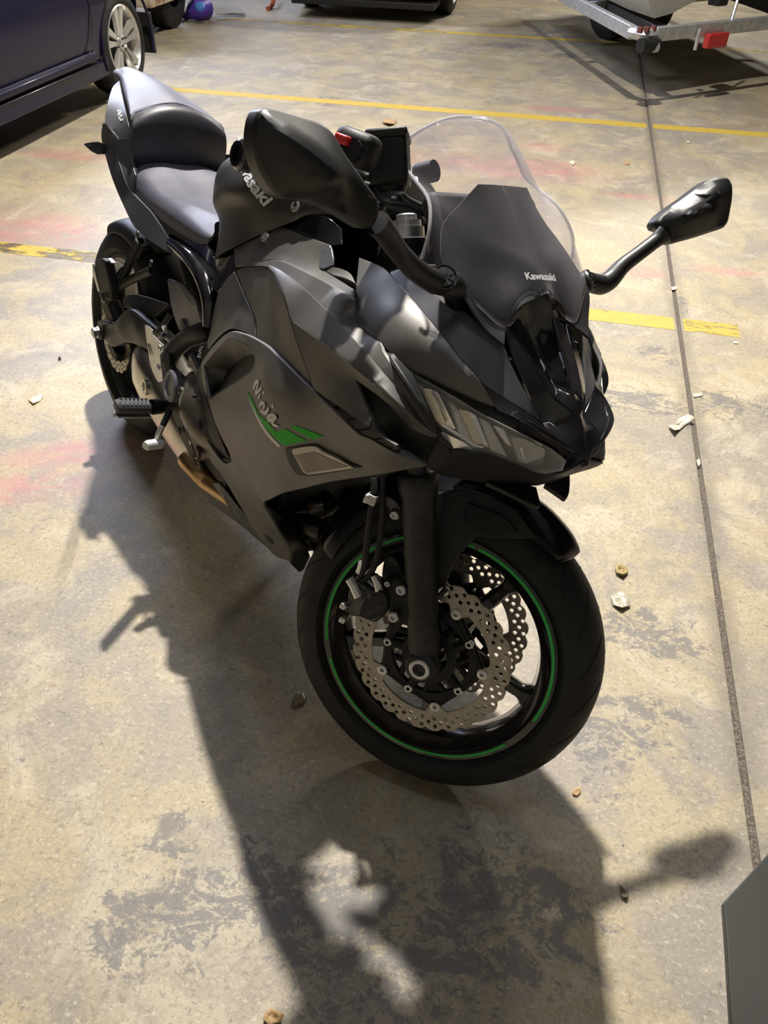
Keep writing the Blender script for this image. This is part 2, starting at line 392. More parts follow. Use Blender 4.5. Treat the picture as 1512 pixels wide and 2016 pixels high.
def slab(u0, u1):
    me = bpy.data.meshes.new('floor'); v0, v1, t = -5., 24., .15
    bm = bmesh.new(); bmesh.ops.create_cube(bm, size=1); me_m = Matrix.Translation(((u0+u1)/2, (v0+v1)/2, -t/2)) @ Matrix.Diagonal((u1-u0, v1-v0, t, 1))
    bm.transform(me_m); bm.to_mesh(me); bm.free(); me.materials.append(M_FLOOR)
    o = bpy.data.objects.new('floor', me); COL.objects.link(o); o.rotation_euler = (0, 0, TH); o['kind'] = 'structure'; return o
slab(-16, 1.7233-.0085); slab(1.7233+.0085, 18)
ce = MB().box((1, 9.5, 5.8), (34, 29, .2)).build('ceiling', mat('ceiling_concrete', (.20, .185, .16), .9, noise=.3, nscale=2), None); ce.rotation_euler = (0, 0, TH); ce['kind'] = 'structure'
M_WALL = mat('wall_concrete', (.12, .112, .095), .9, noise=.25, nscale=2)
for nm, c, d in (('wall_back', (1, 24, 2.85), (34, .2, 5.7)), ('wall_left', (-16, 9.5, 2.85), (.2, 29, 5.7)), ('wall_right', (18, 9.5, 2.85), (.2, 29, 5.7)), ('wall_front', (1, -5, 2.85), (34, .2, 5.7))):
    wl = MB().box(c, d).build(nm, M_WALL, None); wl.rotation_euler = (0, 0, TH); wl['kind'] = 'structure'
M_JOINT = mat('gritty_joint_filler', (.075, .062, .048), .9, noise=1.4, nscale=170, bump=1.0, bscale=120)
jo = MB().box((0, 9.5, -.045), (.02, 28.9, .08)).build('trim_1', M_JOINT, None); jo.rotation_euler = (0, 0, TH); jo.location = D_*1.7233; jo['kind'] = 'structure'
def line_material(name, wear):
    m = mat(name, (.6, .42, .06), .6); nt = m.node_tree; b = nt.nodes['Principled BSDF']; out = nt.nodes['Material Output']; L = nt.links.new
    tc = nt.nodes.new('ShaderNodeTexCoord'); n = nt.nodes.new('ShaderNodeTexNoise'); n.inputs['Scale'].default_value = 16; n.inputs['Detail'].default_value = 9; n.inputs['Roughness'].default_value = .7
    mp = nt.nodes.new('ShaderNodeMapping'); mp.inputs['Scale'].default_value = (.5, 1.6, 1); L(tc.outputs['Object'], mp.inputs[0]); L(mp.outputs[0], n.inputs[0])
    n2 = nt.nodes.new('ShaderNodeTexNoise'); n2.inputs['Scale'].default_value = 2.2; L(tc.outputs['Object'], n2.inputs[0])
    ad = nt.nodes.new('ShaderNodeMath'); ad.operation = 'MULTIPLY_ADD'; ad.inputs[1].default_value = .5; L(n2.outputs[0], ad.inputs[0]); L(n.outputs[0], ad.inputs[2])
    r = nt.nodes.new('ShaderNodeMapRange'); r.inputs[1].default_value = wear; r.inputs[2].default_value = wear+.05; L(ad.outputs[0], r.inputs[0])
    tr = nt.nodes.new('ShaderNodeBsdfTransparent'); mx = nt.nodes.new('ShaderNodeMixShader'); L(r.outputs[0], mx.inputs[0]); L(tr.outputs[0], mx.inputs[1]); L(b.outputs[0], mx.inputs[2]); L(mx.outputs[0], out.inputs[0])
    mx2 = nt.nodes.new('ShaderNodeMix'); mx2.data_type = 'RGBA'; mx2.inputs[6].default_value = (.36, .26, .06, 1); mx2.inputs[7].default_value = (.58, .40, .045, 1); L(n.outputs[0], mx2.inputs[0]); L(mx2.outputs[2], b.inputs['Base Color'])
    return m
def bay_line(segs, v, w, label):
    # painted bay line: thin strips between u0 and u1
    root = None
    for u0, u1, wear in segs:
        o = MB().box(((u0+u1)/2, 0, .0004), (u1-u0, w, .0008)).build('parking_line', line_material('yellow_road_paint', wear), None)
        o.rotation_euler = (0, 0, TH); o.location = N_*v; o['kind'] = 'structure'; o['label'] = label
bay_line([(-12, 1.70, .52), (1.745, 16, .55)], 4.02, .115, 'yellow painted bay line crossing the floor behind the motorcycle')
bay_line([(-12, -.2, .76), (-.2, 1.706, .58), (1.742, 1.95, .66), (1.95, 16, .86)], 1.128, .105, 'worn yellow bay line running past the motorcycle')
bay_line([(-12, -.1, .72), (-.1, 1.70, .62), (1.745, 16, .72)], 6.87, .11, 'far yellow bay line near the parked vehicles')
# ================================================================== MOTORCYCLE : fairing
LOOP_F = [(0.752,-0.195,0.582),(0.818,-0.205,0.649),(0.892,-0.213,0.71),(0.962,-0.222,0.737),(1.007,-0.226,0.748),(1.067,-0.234,0.76),(1.113,-0.24,0.763),(1.181,-0.245,0.764),(1.238,-0.249,0.765),(1.301,-0.252,0.765),(1.358,-0.246,0.758),(1.372,-0.241,0.76),(1.416,-0.222,0.756),(1.442,-0.192,0.748),
 (1.441,-0.19,0.744),(1.359,-0.206,0.682),(1.274,-0.216,0.619),(1.213,-0.226,0.569),(1.168,-0.231,0.532),(1.125,-0.226,0.49),(1.089,-0.216,0.455),(1.078,-0.193,0.417),(1.083,-0.165,0.367),(1.087,-0.14,0.329),(1.075,-0.122,0.278),(1.025,-0.126,0.256),(1.002,-0.13,0.258),
 (0.965,-0.146,0.284),(0.936,-0.156,0.309),(0.9,-0.17,0.341),(0.869,-0.186,0.376),(0.828,-0.196,0.394),(0.762,-0.203,0.458),(0.808,-0.206,0.446),(0.885,-0.207,0.434),(0.917,-0.208,0.439),(0.947,-0.211,0.461),(0.936,-0.212,0.475),(0.905,-0.211,0.485),(0.867,-0.212,0.505),(0.833,-0.213,0.535),(0.804,-0.209,0.547),(0.77,-0.201,0.561)]
HOLE = [(0.781,-0.203,0.59),(0.844,-0.213,0.649),(0.901,-0.219,0.701),(0.944,-0.224,0.718),(1.011,-0.231,0.731),(1.041,-0.236,0.729),(1.03,-0.235,0.705),(1.002,-0.233,0.678),(0.924,-0.225,0.613),(0.839,-0.216,0.544),(0.809,-0.21,0.567)]
HOLE2 = [(0.812,-0.165,0.589),(0.836,-0.17,0.612),(0.874,-0.18,0.64),(0.915,-0.19,0.67),(0.986,-0.215,0.709),(1.014,-0.225,0.716),(1.008,-0.225,0.695),(0.98,-0.222,0.668),(0.9,-0.212,0.603),(0.814,-0.19,0.545),(0.811,-0.175,0.564)]
SIDE = panel('side_fairing', LOOP_F, M_GREY, thick=.006, ctrl=[(1.08,-0.243,0.738),(1.131,-0.247,0.746),(1.188,-0.251,0.75),(1.157,-0.25,0.747),(1.051,-0.24,0.595),(1.159,-0.247,0.604),(1.02,-0.225,0.486),(1.121,-0.238,0.539)], holes=[HOLE], step=.010, grid=.013)
for sgn in (1, -1):
    h1 = [Vector(p) for p in round_outline(HOLE, .5, 1)]; h2 = [Vector(p) for p in HOLE2]
    if sgn < 0: h1 = [Vector(mir(p)) for p in h1]; h2 = [Vector(mir(p)) for p in h2]
    a = spline(h1, 4, closed=True); b = spline(h2, 4, closed=True)
    MB().rings([a, [p.lerp(q, .5) for p, q in zip(a, b)], b], True, False).build('intake_duct', M_GREY)
    MB().add(b, [tuple(range(len(b)))]).build('duct_mouth', M_DARK)
RA = [(0.968,-0.196,0.859),(1.022,-0.204,0.869),(1.082,-0.209,0.872),(1.148,-0.214,0.87),(1.205,-0.22,0.869),(1.252,-0.224,0.864),(1.299,-0.226,0.858),(1.346,-0.223,0.846),(1.377,-0.214,0.832),(1.409,-0.197,0.81),(1.437,-0.176,0.786)]
RB = [(1.131,-0.239,0.834),(1.205,-0.243,0.839),(1.281,-0.245,0.842),(1.343,-0.24,0.837),(1.396,-0.225,0.822),(1.418,-0.202,0.802),(1.437,-0.176,0.786)]
panel('upper_fairing', [(0.821,-0.176,0.805),(0.873,-0.181,0.829),(0.928,-0.186,0.853),(0.976,-0.189,0.873),(1.013,-0.191,0.883),(1.066,-0.192,0.889),(1.145,-0.192,0.896),(1.216,-0.193,0.899),(1.233,-0.197,0.873),(1.268,-0.201,0.872),(1.311,-0.204,0.874),(1.324,-0.209,0.868),(1.355,-0.21,0.858),(1.385,-0.207,0.843),(1.416,-0.195,0.816)]+RA[::-1]+[(0.925,-0.189,0.845),(0.869,-0.181,0.824)], M_GREY, thick=.005, ctrl=[(1.085,-0.203,0.886),(1.176,-0.209,0.883),(1.261,-0.215,0.872)], step=.010, grid=.012)
panel('fairing_flank', RA[:-1]+[RA[-1]]+RB[-2::-1]+[(1.107,-0.234,0.846),(1.073,-0.226,0.858),(1.018,-0.211,0.864)], M_GREY, thick=.005, ctrl=[(1.174,-0.226,0.851),(1.259,-0.232,0.848),(1.102,-0.218,0.854),(1.325,-0.229,0.845)], step=.010, grid=.012)
panel('lower_flank', RB+[(1.41,-0.202,0.791),(1.382,-0.226,0.816),(1.317,-0.239,0.823),(1.34,-0.24,0.806),(1.371,-0.232,0.779),(1.395,-0.222,0.763),(1.396,-0.207,0.758),(1.442,-0.189,0.748),(1.407,-0.214,0.753),(1.426,-0.236,0.778),(1.373,-0.247,0.779),(1.31,-0.251,0.777),(1.241,-0.248,0.768),(1.231,-0.247,0.767),(1.21,-0.246,0.783),(1.177,-0.244,0.803)], M_GREY, thick=.005, step=.010, grid=.012)
panel('centre_fairing', [(0.816,-0.171,0.799),(0.862,-0.177,0.821),(0.918,-0.185,0.842),(0.96,-0.192,0.856),(1.008,-0.206,0.86),(1.063,-0.221,0.854),(1.098,-0.229,0.842),(1.122,-0.234,0.83),(1.168,-0.239,0.799),(1.201,-0.241,0.779),(1.22,-0.242,0.763),(1.172,-0.239,0.761),(1.103,-0.234,0.76),(1.057,-0.228,0.757),(1.001,-0.22,0.747),(0.978,-0.21,0.766),(0.893,-0.19,0.783)], M_GREY, thick=.005, ctrl=[(0.942,-0.192,0.838),(1.023,-0.213,0.823),(1.079,-0.226,0.8)], step=.012, grid=.014)
panel('knee_fairing', [(0.807,-0.169,0.792),(0.883,-0.187,0.779),(0.969,-0.207,0.762),(0.993,-0.217,0.743),(0.949,-0.215,0.735),(0.888,-0.209,0.715),(0.832,-0.2,0.677),(0.768,-0.19,0.619),(0.75,-0.184,0.625),(0.742,-0.175,0.648),(0.733,-0.167,0.684),(0.74,-0.163,0.726),(0.773,-0.164,0.768)], M_GREY, thick=.005, ctrl=[(0.905,-0.207,0.743),(0.856,-0.201,0.709),(0.844,-0.185,0.751)], step=.012, grid=.014)
panel('tank_side_cover', [(0.776,-0.158,0.825),(0.864,-0.16,0.876),(0.927,-0.153,0.913),(1.004,-0.148,0.922),(1.066,-0.143,0.929),(1.086,-0.15,0.918),(1.103,-0.158,0.91),(1.092,-0.168,0.898),(1.136,-0.173,0.902),(1.196,-0.178,0.906),(1.21,-0.187,0.897),(1.139,-0.188,0.895),(1.059,-0.188,0.887),(1.008,-0.188,0.882),(0.971,-0.186,0.872),(0.922,-0.183,0.852),(0.867,-0.178,0.828),(0.815,-0.172,0.804)], M_GREY, thick=.004, step=.012, grid=.014)
panel('cover_vent', [(1.035,-0.163,0.893),(1.043,-0.156,0.907),(1.068,-0.149,0.925),(1.075,-0.147,0.929),(1.098,-0.156,0.919),(1.106,-0.16,0.911),(1.094,-0.171,0.9)], M_COWL, thick=.004, step=.01, grid=.01)
panel('cover_step', [(1.089,-0.166,0.897),(1.106,-0.16,0.908),(1.144,-0.158,0.915),(1.167,-0.163,0.914),(1.183,-0.17,0.911),(1.156,-0.172,0.909),(1.129,-0.172,0.903)], M_GREY, thick=.012, step=.01, grid=.01)
panel('cowl_wing', [(1.142,-0.14,0.936),(1.201,-0.136,0.941),(1.23,-0.141,0.939),(1.306,-0.151,0.928),(1.375,-0.152,0.91),(1.417,-0.143,0.889),(1.443,-0.134,0.876),(1.468,-0.113,0.845),(1.452,-0.132,0.848),(1.42,-0.156,0.852),(1.392,-0.174,0.857),(1.363,-0.19,0.859),(1.331,-0.202,0.869),(1.306,-0.204,0.874),(1.269,-0.202,0.873),(1.234,-0.196,0.874),(1.204,-0.18,0.897),(1.172,-0.16,0.916)], M_GREY, thick=.007, ctrl=[(1.298,-0.178,0.914),(1.379,-0.174,0.893),(1.424,-0.156,0.873)], step=.011, grid=.013)
panel('upper_cowl', [(1.211,-0.13,0.938),(1.228,-0.118,0.952),(1.281,-0.124,0.945),(1.358,-0.122,0.936),(1.369,-0.117,0.94),(1.398,-0.103,0.928),(1.428,-0.083,0.912),(1.438,-0.08,0.899),(1.454,-0.073,0.882),(1.469,-0.066,0.866),(1.491,-0.052,0.844),(1.502,-0.044,0.828),(1.488,-0.068,0.841),(1.474,-0.09,0.851),(1.455,-0.108,0.861),(1.433,-0.122,0.869),(1.411,-0.137,0.885),(1.369,-0.146,0.907),(1.3,-0.146,0.925),(1.223,-0.135,0.935)], M_COWL, thick=.006, step=.011, grid=.013)
NOSE = panel('nose_cowl', [(1.431,-0.12,0.867),(1.456,-0.108,0.86),(1.474,-0.09,0.85),(1.489,-0.068,0.84),(1.503,-0.044,0.827),(1.489,-0.055,0.847),(1.462,-0.065,0.876),(1.429,-0.07,0.906),(1.405,-0.068,0.929),(1.402,-0.062,0.931),(1.429,-0.053,0.912),(1.465,-0.043,0.887),(1.498,-0.03,0.862),(1.514,-0.018,0.854),(1.527,0,0.846),(1.539,0,0.834),(1.555,0,0.812),(1.565,0,0.797),(1.554,-0.042,0.815),(1.535,-0.077,0.832),(1.502,-0.098,0.841),(1.47,-0.114,0.845)], M_GLOSS, thick=.005, step=.012, grid=.012)
panel('ram_scoop', [(1.4,-0.06,0.93),(1.396,-0.055,0.94),(1.394,-0.045,0.953),(1.398,-0.03,0.965),(1.405,0,0.977),(1.473,0,0.908),(1.507,0,0.868),(1.526,0,0.847),(1.514,-0.018,0.855),(1.498,-0.03,0.863),(1.465,-0.043,0.888),(1.428,-0.053,0.913)], M_GLOSS, thick=.005, ctrl=[(1.402,-0.02,0.916),(1.433,-0.012,0.89),(1.468,-0.01,0.869)], step=.012, grid=.012)
panel('screen_mask', [(1.262,0,1.083),(1.265,-0.05,1.083),(1.269,-0.08,1.055),(1.276,-0.108,1.032),(1.292,-0.122,1.017),(1.324,-0.137,0.992),(1.374,-0.132,0.965),(1.406,-0.112,0.933),(1.434,-0.09,0.916),(1.405,-0.066,0.931),(1.401,-0.04,0.959),(1.407,0,0.971),(1.343,0,1.025)], M_PLAS, thick=.004, ctrl=[(1.31,-0.045,1.029),(1.343,-0.05,0.984)], step=.014, grid=.016)
panel('side_trim', [(1.316,-0.203,0.865),(1.336,-0.2,0.866),(1.358,-0.189,0.855),(1.377,-0.194,0.851),(1.4,-0.186,0.828),(1.424,-0.175,0.802),(1.443,-0.155,0.772),(1.453,-0.157,0.773),(1.442,-0.177,0.787),(1.435,-0.175,0.785),(1.423,-0.202,0.821),(1.39,-0.212,0.847),(1.358,-0.212,0.859)], M_PLAS, thick=.006, step=.012, grid=.012)
panel('side_vent', [(1.301,-0.225,0.813),(1.368,-0.214,0.809),(1.407,-0.202,0.798),(1.431,-0.17,0.781),(1.436,-0.17,0.783),(1.456,-0.158,0.769),(1.428,-0.175,0.737),(1.383,-0.195,0.748),(1.382,-0.21,0.754),(1.359,-0.222,0.771),(1.328,-0.23,0.798)], M_PLAS, thick=.004, step=.014, grid=.016)
panel('headlight_bezel', [(1.35,-0.181,0.85),(1.385,-0.167,0.853),(1.415,-0.15,0.848),(1.447,-0.126,0.844),(1.463,-0.107,0.841),(1.498,-0.092,0.837),(1.531,-0.071,0.829),(1.552,-0.038,0.812),(1.566,0,0.796),(1.567,0,0.795),(1.56,-0.03,0.802),(1.558,-0.038,0.796),(1.539,-0.052,0.805),(1.5,-0.101,0.822),(1.46,-0.125,0.829),(1.431,-0.149,0.839),(1.393,-0.168,0.845),(1.353,-0.179,0.848)], M_DARK, thick=.006, step=.011, grid=.012)
panel('chin_prong', [(1.47,-0.062,0.723),(1.507,-0.01,0.715),(1.537,-0.027,0.706),(1.537,-0.032,0.704),(1.529,-0.045,0.708),(1.498,-0.075,0.718),(1.477,-0.09,0.721)], M_PLAS, thick=.008, step=.01, grid=.012)
panel('lower_cowl', [(1.442,-0.177,0.788),(1.453,-0.157,0.773),(1.48,-0.145,0.782),(1.492,-0.125,0.782),(1.525,-0.095,0.777),(1.547,-0.07,0.771),(1.563,-0.045,0.781),(1.566,0,0.796),(1.57,0,0.79),(1.549,0,0.761),(1.521,0,0.73),(1.507,-0.012,0.717),(1.49,-0.05,0.716),(1.476,-0.076,0.715),(1.461,-0.095,0.713),(1.445,-0.11,0.71),(1.423,-0.13,0.707),(1.441,-0.187,0.744)], M_DARK, thick=.005, step=.012, grid=.013)
# ---- headlights
LENS = [(1.359,-0.186,0.854),(1.4,-0.175,0.851),(1.437,-0.156,0.845),(1.465,-0.132,0.834),(1.504,-0.108,0.828),(1.542,-0.058,0.81),(1.561,-0.043,0.799),(1.563,-0.046,0.785),(1.545,-0.068,0.772),(1.523,-0.093,0.778),(1.49,-0.124,0.783),(1.477,-0.143,0.783),(1.454,-0.154,0.774),(1.445,-0.158,0.785),(1.421,-0.17,0.804),(1.387,-0.182,0.835)]
def headlight(sg):
    f = (lambda p: p) if sg < 0 else mir
    root = bpy.data.objects.new('headlight', None); COL.objects.link(root); root.parent = bike
    LS = panel('lens', [f(p) for p in LENS], M_LENS, root, thick=.003, step=.012, grid=.014, mirror=False, bev=0)
    back = [Vector(p)*.0+Vector(p)+Vector((-.035, -.004*sg, -.012)) for p in map(f, LENS)]
    ctr = sum(back, Vector())/len(back)
    MB().rings([[Vector(f(p)) for p in LENS], [q.lerp(ctr, .03) for q in back]], True, False).add([q.lerp(ctr, .03) for q in back], [tuple(range(len(back)))]).build('lamp_bowl', M_BOWL, root)
    def facet(name, pts, m, th=.004):
        q = [Vector(f(p))+Vector((-.014, 0, -.004)) for p in pts]
        MB().prism(q, (-th, 0, -th)).build(name, m, root, bev=.001)
    facet('led_block', [(1.411,-0.183,0.848),(1.42,-0.176,0.85),(1.453,-0.166,0.812),(1.439,-0.174,0.812)], M_YREF)
    facet('led_block', [(1.452,-0.15,0.833),(1.464,-0.142,0.836),(1.495,-0.128,0.799),(1.487,-0.135,0.794)], M_YREF)
    facet('reflector', [(1.423,-0.178,0.851),(1.431,-0.174,0.85),(1.463,-0.154,0.808),(1.451,-0.162,0.809)], M_CHROME)
    facet('reflector', [(1.396,-0.19,0.85),(1.409,-0.184,0.85),(1.43,-0.178,0.815),(1.419,-0.182,0.824)], M_BOWL)
    facet('reflector', [(1.441,-0.158,0.839),(1.451,-0.152,0.835),(1.486,-0.137,0.795),(1.473,-0.148,0.796)], M_BOWL)
    facet('reflector', [(1.465,-0.142,0.836),(1.474,-0.135,0.833),(1.501,-0.12,0.795),(1.495,-0.127,0.798)], M_CHROME)
    facet('reflector', [(1.452,-0.168,0.8),(1.479,-0.148,0.795),(1.49,-0.138,0.789),(1.462,-0.16,0.778)], M_CHROME)
    facet('reflector', [(1.494,-0.115,0.826),(1.504,-0.106,0.824),(1.52,-0.097,0.804),(1.513,-0.102,0.807)], M_CHROME)
    facet('reflector', [(1.475,-0.13,0.83),(1.488,-0.12,0.827),(1.522,-0.1,0.788),(1.505,-0.117,0.792)], M_BOWL)
    facet('reflector', [(1.518,-0.098,0.818),(1.527,-0.087,0.819),(1.549,-0.062,0.811),(1.551,-0.06,0.799),(1.541,-0.08,0.785),(1.533,-0.088,0.784)], M_BOWL)
    facet('reflector_edge', [(1.534,-0.075,0.82),(1.545,-0.066,0.815),(1.546,-0.066,0.814),(1.535,-0.075,0.818)], M_CHROME, .002)
    facet('reflector_edge', [(1.529,-0.09,0.806),(1.531,-0.089,0.807),(1.539,-0.081,0.787),(1.538,-0.082,0.786)], M_CHROME, .002)
    facet('bezel_bar', [(1.425,-0.178,0.812),(1.453,-0.16,0.808),(1.488,-0.136,0.795),(1.497,-0.127,0.796),(1.498,-0.127,0.793),(1.488,-0.137,0.791),(1.453,-0.161,0.804),(1.426,-0.177,0.81)], M_CHROME, .003)
headlight(-1); headlight(1)
# ---- front indicators set into the fairing
SIG = [(1.206,-0.256,0.643),(1.209,-0.256,0.649),(1.259,-0.256,0.681),(1.274,-0.255,0.68),(1.303,-0.246,0.684),(1.334,-0.228,0.684),(1.335,-0.227,0.683),(1.289,-0.24,0.648),(1.238,-0.25,0.612),(1.229,-0.251,0.611)]
panel('indicator_surround', [(1.185,-0.25,0.637),(1.255,-0.25,0.682),(1.276,-0.25,0.681),(1.346,-0.226,0.69),(1.287,-0.238,0.644),(1.229,-0.246,0.603),(1.208,-0.248,0.595),(1.192,-0.25,0.612)], M_PLAS, thick=.006, step=.012, grid=.014, surf=SIDE, off=.0025)
for so, sg in zip([o for o in COL.objects if o.name.startswith('indicator_surround')], (-1, 1)):
    f = (lambda p: p) if sg < 0 else mir
    SL = SIDE if sg < 0 else Surf([Vector(mir(p)) for p in round_outline(LOOP_F, .02)]+[Vector(mir(tuple(x))) for x in SIDE.at(SIDE.uv([Vector(p) for p in SIG]))])
    panel('indicator_lens', [f(p) for p in SIG], M_AMBER, so, thick=.006, mirror=False, step=.01, grid=.012, surf=SL, off=.006)
    flat_on('indicator_reflector', [[f(p) for p in [(1.213,-0.25,0.639),(1.258,-0.25,0.671),(1.268,-0.25,0.672),(1.325,-0.237,0.68),(1.286,-0.241,0.651),(1.235,-0.246,0.615)]]], M_ENG, so, SL, .0066)
# ---- belly pan and inner ducts
panel('belly_pan', [(0.813,-0.165,0.319),(0.839,-0.163,0.321),(0.885,-0.152,0.303),(0.919,-0.142,0.289),(0.955,-0.132,0.266),(0.99,-0.122,0.248),(0.943,-0.122,0.239),(0.907,-0.126,0.237),(0.863,-0.135,0.249),(0.811,-0.145,0.271)], M_GLOSS, thick=.004)
panel('belly_pan_skirt', [(0.643,-0.135,0.215),(0.722,-0.145,0.258),(0.805,-0.158,0.31),(0.813,-0.146,0.273),(0.865,-0.136,0.25),(0.909,-0.127,0.239),(0.843,-0.122,0.219),(0.767,-0.124,0.202),(0.713,-0.125,0.19),(0.669,-0.13,0.199)], M_GREY, thick=.004)
panel('inner_duct', [(1.081,-0.21,0.447),(1.06,-0.17,0.409),(1.058,-0.14,0.378),(1.057,-0.11,0.36),(1.064,-0.09,0.322),(1.083,-0.08,0.287),(1.07,-0.08,0.24),(1.071,-0.09,0.236),(1.069,-0.118,0.272),(1.082,-0.136,0.323),(1.079,-0.162,0.362),(1.074,-0.19,0.413)], M_PLAS, thick=.004)
MB().box((1.06, 0, .31), (.13, .16, .012)).box((.85, 0, .255), (.36, .2, .012)).build('belly_floor', M_DARK, bev=.003)
# ---- decals
GS = SIDE
flat_on('green_flash', [[(1.013,-0.24,0.654),(1.045,-0.24,0.656),(1.076,-0.24,0.65),(1.086,-0.24,0.648),(1.12,-0.245,0.656),(1.158,-0.247,0.655),(1.185,-0.249,0.675),(1.237,-0.25,0.679),(1.181,-0.248,0.64),(1.116,-0.245,0.641),(1.066,-0.242,0.645)], [(1.196,-0.25,0.684),(1.209,-0.25,0.693),(1.276,-0.252,0.707),(1.25,-0.251,0.688)]], M_DECALG, bike, GS, .0009)
flat_on('silver_flash', [[(1.027,-0.24,0.646),(1.037,-0.24,0.647),(1.081,-0.242,0.643),(1.173,-0.247,0.634),(1.163,-0.247,0.627),(1.1,-0.243,0.633)]], M_SILVER, bike, GS, .0008)
def brush(name, strokes, m, parent, sf, off=.0016):
    mb = MB()
    for st_ in strokes:
        pts = [Vector(p[:3]) for p in st_['p']]; wd = st_['w']
        uv = [Vector((x[0], x[1], 0)) for x in sf.uv(pts)]; uv, wr = spline(uv, 5, wd)
        L = []; Rr = []
        for i, q in enumerate(uv):
            t = (uv[min(i+1, len(uv)-1)]-uv[max(i-1, 0)]).normalized(); n = Vector((-t.y, t.x, 0))
            L.append(q+n*wr[i]); Rr.append(q-n*wr[i])
        P = [(v.x, v.y) for v in L+Rr]; k = len(L)
        mb.add([tuple(x) for x in sf.at(np.array(P), off)], [(i, i+1, i+1+k, i+k) for i in range(k-1)])
        off += .00005
    return mb.build(name, m, parent)
K_ = .0034
brush('script_lettering', [
 dict(p=[(1.048,-0.247,0.674),(1.056,-0.247,0.691),(1.071,-0.247,0.7)], w=[K_, K_*1.2, K_*.6]),
 dict(p=[(1.069,-0.247,0.698),(1.064,-0.247,0.682),(1.063,-0.247,0.672)], w=[K_*.7, K_*.9, K_*.7]),
 dict(p=[(1.063,-0.247,0.672),(1.08,-0.247,0.69),(1.088,-0.247,0.698)], w=[K_*.7, K_*.8, K_*.6]),
 dict(p=[(1.085,-0.247,0.685),(1.08,-0.247,0.674)], w=[K_*.9, K_*.8]),
 dict(p=[(1.098,-0.247,0.696),(1.104,-0.247,0.696)], w=[K_*.9, K_*.7]),
 dict(p=[(1.1,-0.247,0.68),(1.089,-0.247,0.664)], w=[K_*.9, K_*.8]),
 dict(p=[(1.092,-0.247,0.67),(1.111,-0.247,0.682),(1.107,-0.247,0.669)], w=[K_*.6, K_*.9, K_*.7]),
 dict(p=[(1.129,-0.247,0.683),(1.119,-0.247,0.669),(1.097,-0.247,0.661)], w=[K_*.9, K_*1.0, K_*.5]),
 dict(p=[(1.138,-0.247,0.693),(1.145,-0.247,0.695)], w=[K_*.9, K_*.7]),
 dict(p=[(1.153,-0.247,0.684),(1.134,-0.247,0.672),(1.13,-0.247,0.661),(1.149,-0.247,0.675),(1.158,-0.247,0.684),(1.145,-0.247,0.664),(1.166,-0.247,0.67)], w=[K_*.6, K_*.9, K_*.9, K_*.8, K_*.9, K_*.9, K_*.4])], M_SILVER, bike, GS)
# ================================================================== MOTORCYCLE : tank, seats, tail, screen, mirrors
def half_rows(rows): return [r+[mir(p) for p in r[-2::-1]] for r in rows]   # right-to-centre rows become full rows
tank_rows = [
 [(.60,-.05,.79),(.575,-.075,.82),(.56,-.07,.88),(.565,-.04,.925),(.57,0,.935)],
 [(0.659,-0.135,0.768),(0.645,-0.125,0.833),(0.616,-0.128,0.871),(.60,-.10,.935),(.615,0,.96)],
 [(0.774,-0.162,0.824),(0.711,-0.148,0.873),(0.675,-0.148,0.91),(.66,-.115,.965),(.68,0,.995)],
 [(0.868,-0.163,0.879),(0.835,-0.166,0.919),(0.78,-0.165,0.945),(.78,-.12,1.0),(.79,0,1.03)],
 [(0.935,-0.158,0.917),(0.914,-0.162,0.945),(.885,-.155,.99),(.88,-.10,1.03),(.88,0,1.045)],
 [(0.97,-0.15,0.939),(.99,-.145,.965),(.97,-.13,1.0),(.96,-.09,1.03),(.96,0,1.04)],
 [(0.989,-0.14,0.957),(1.02,-.125,.965),(1.01,-.11,1.0),(1.0,-.08,1.02),(1.0,0,1.025)]]
grid_surf('fuel_tank', half_rows(tank_rows), M_TANK, subu=6, subv=5, closed=True, ang=50)
# lettering follows the tank skin
TS = Surf([p for r in tank_rows[1:5] for p in r[:3]])
cow = [(0.716,-0.163,0.983),(0.886,-0.168,0.934),(0.912,-0.168,0.955),(0.748,-0.163,1.004)]
text_on('maker_lettering', 'Kawasaki', cow, M_WHITE, bike, bpy.data.objects['fuel_tank'], .035, .0015)
bolt(bike, (0.961,-0.148,0.958), (.1,-.9,.4), .011, .006, M_ALU, name='tank_bolt')
bolt(bike, (0.897,-0.163,0.885), (.1,-.8,.6), .009, .005, M_ALU, name='cover_bolt')
MB().lathe([(0,.05),(.008,.052),(.012,.048),(.013,.02),(.01,0.001)], (.80,0,1.027), (0,0,1), 32).build('fuel_cap', M_ALU, ang=30)
MB().box((1.0,0,.88), (.14,.09,.16)).build('steering_head_cover', M_GLOSS, bev=.012)
MB().box((1.29,0,.885), (.16,.20,.05)).build('light_block_box', M_DARK, bev=.008)  # unseen box added to stop lamp rays falling through the cockpit
met = MB().box((1.305,0,.962), (.25,.22,.03), Matrix.Rotation(.85,3,'Y')).build('instrument_cluster', M_PLAS, bev=.012)  # hidden cluster, its slope and length shaped to block lamp rays
MB().box((1.262,0,.984), (.12,.17,.004), Matrix.Rotation(.85,3,'Y')).build('instrument_glass', M_CGL, met)
panel('frame_cover', [(0.934,-0.148,0.917),(0.987,-0.138,0.954),(1.027,-0.13,0.961),(1.055,-0.12,0.953),(1.079,-0.13,0.935),(1.061,-0.14,0.927),(1.002,-0.147,0.923)], M_GLOSS, thick=.004, step=.012, grid=.014)
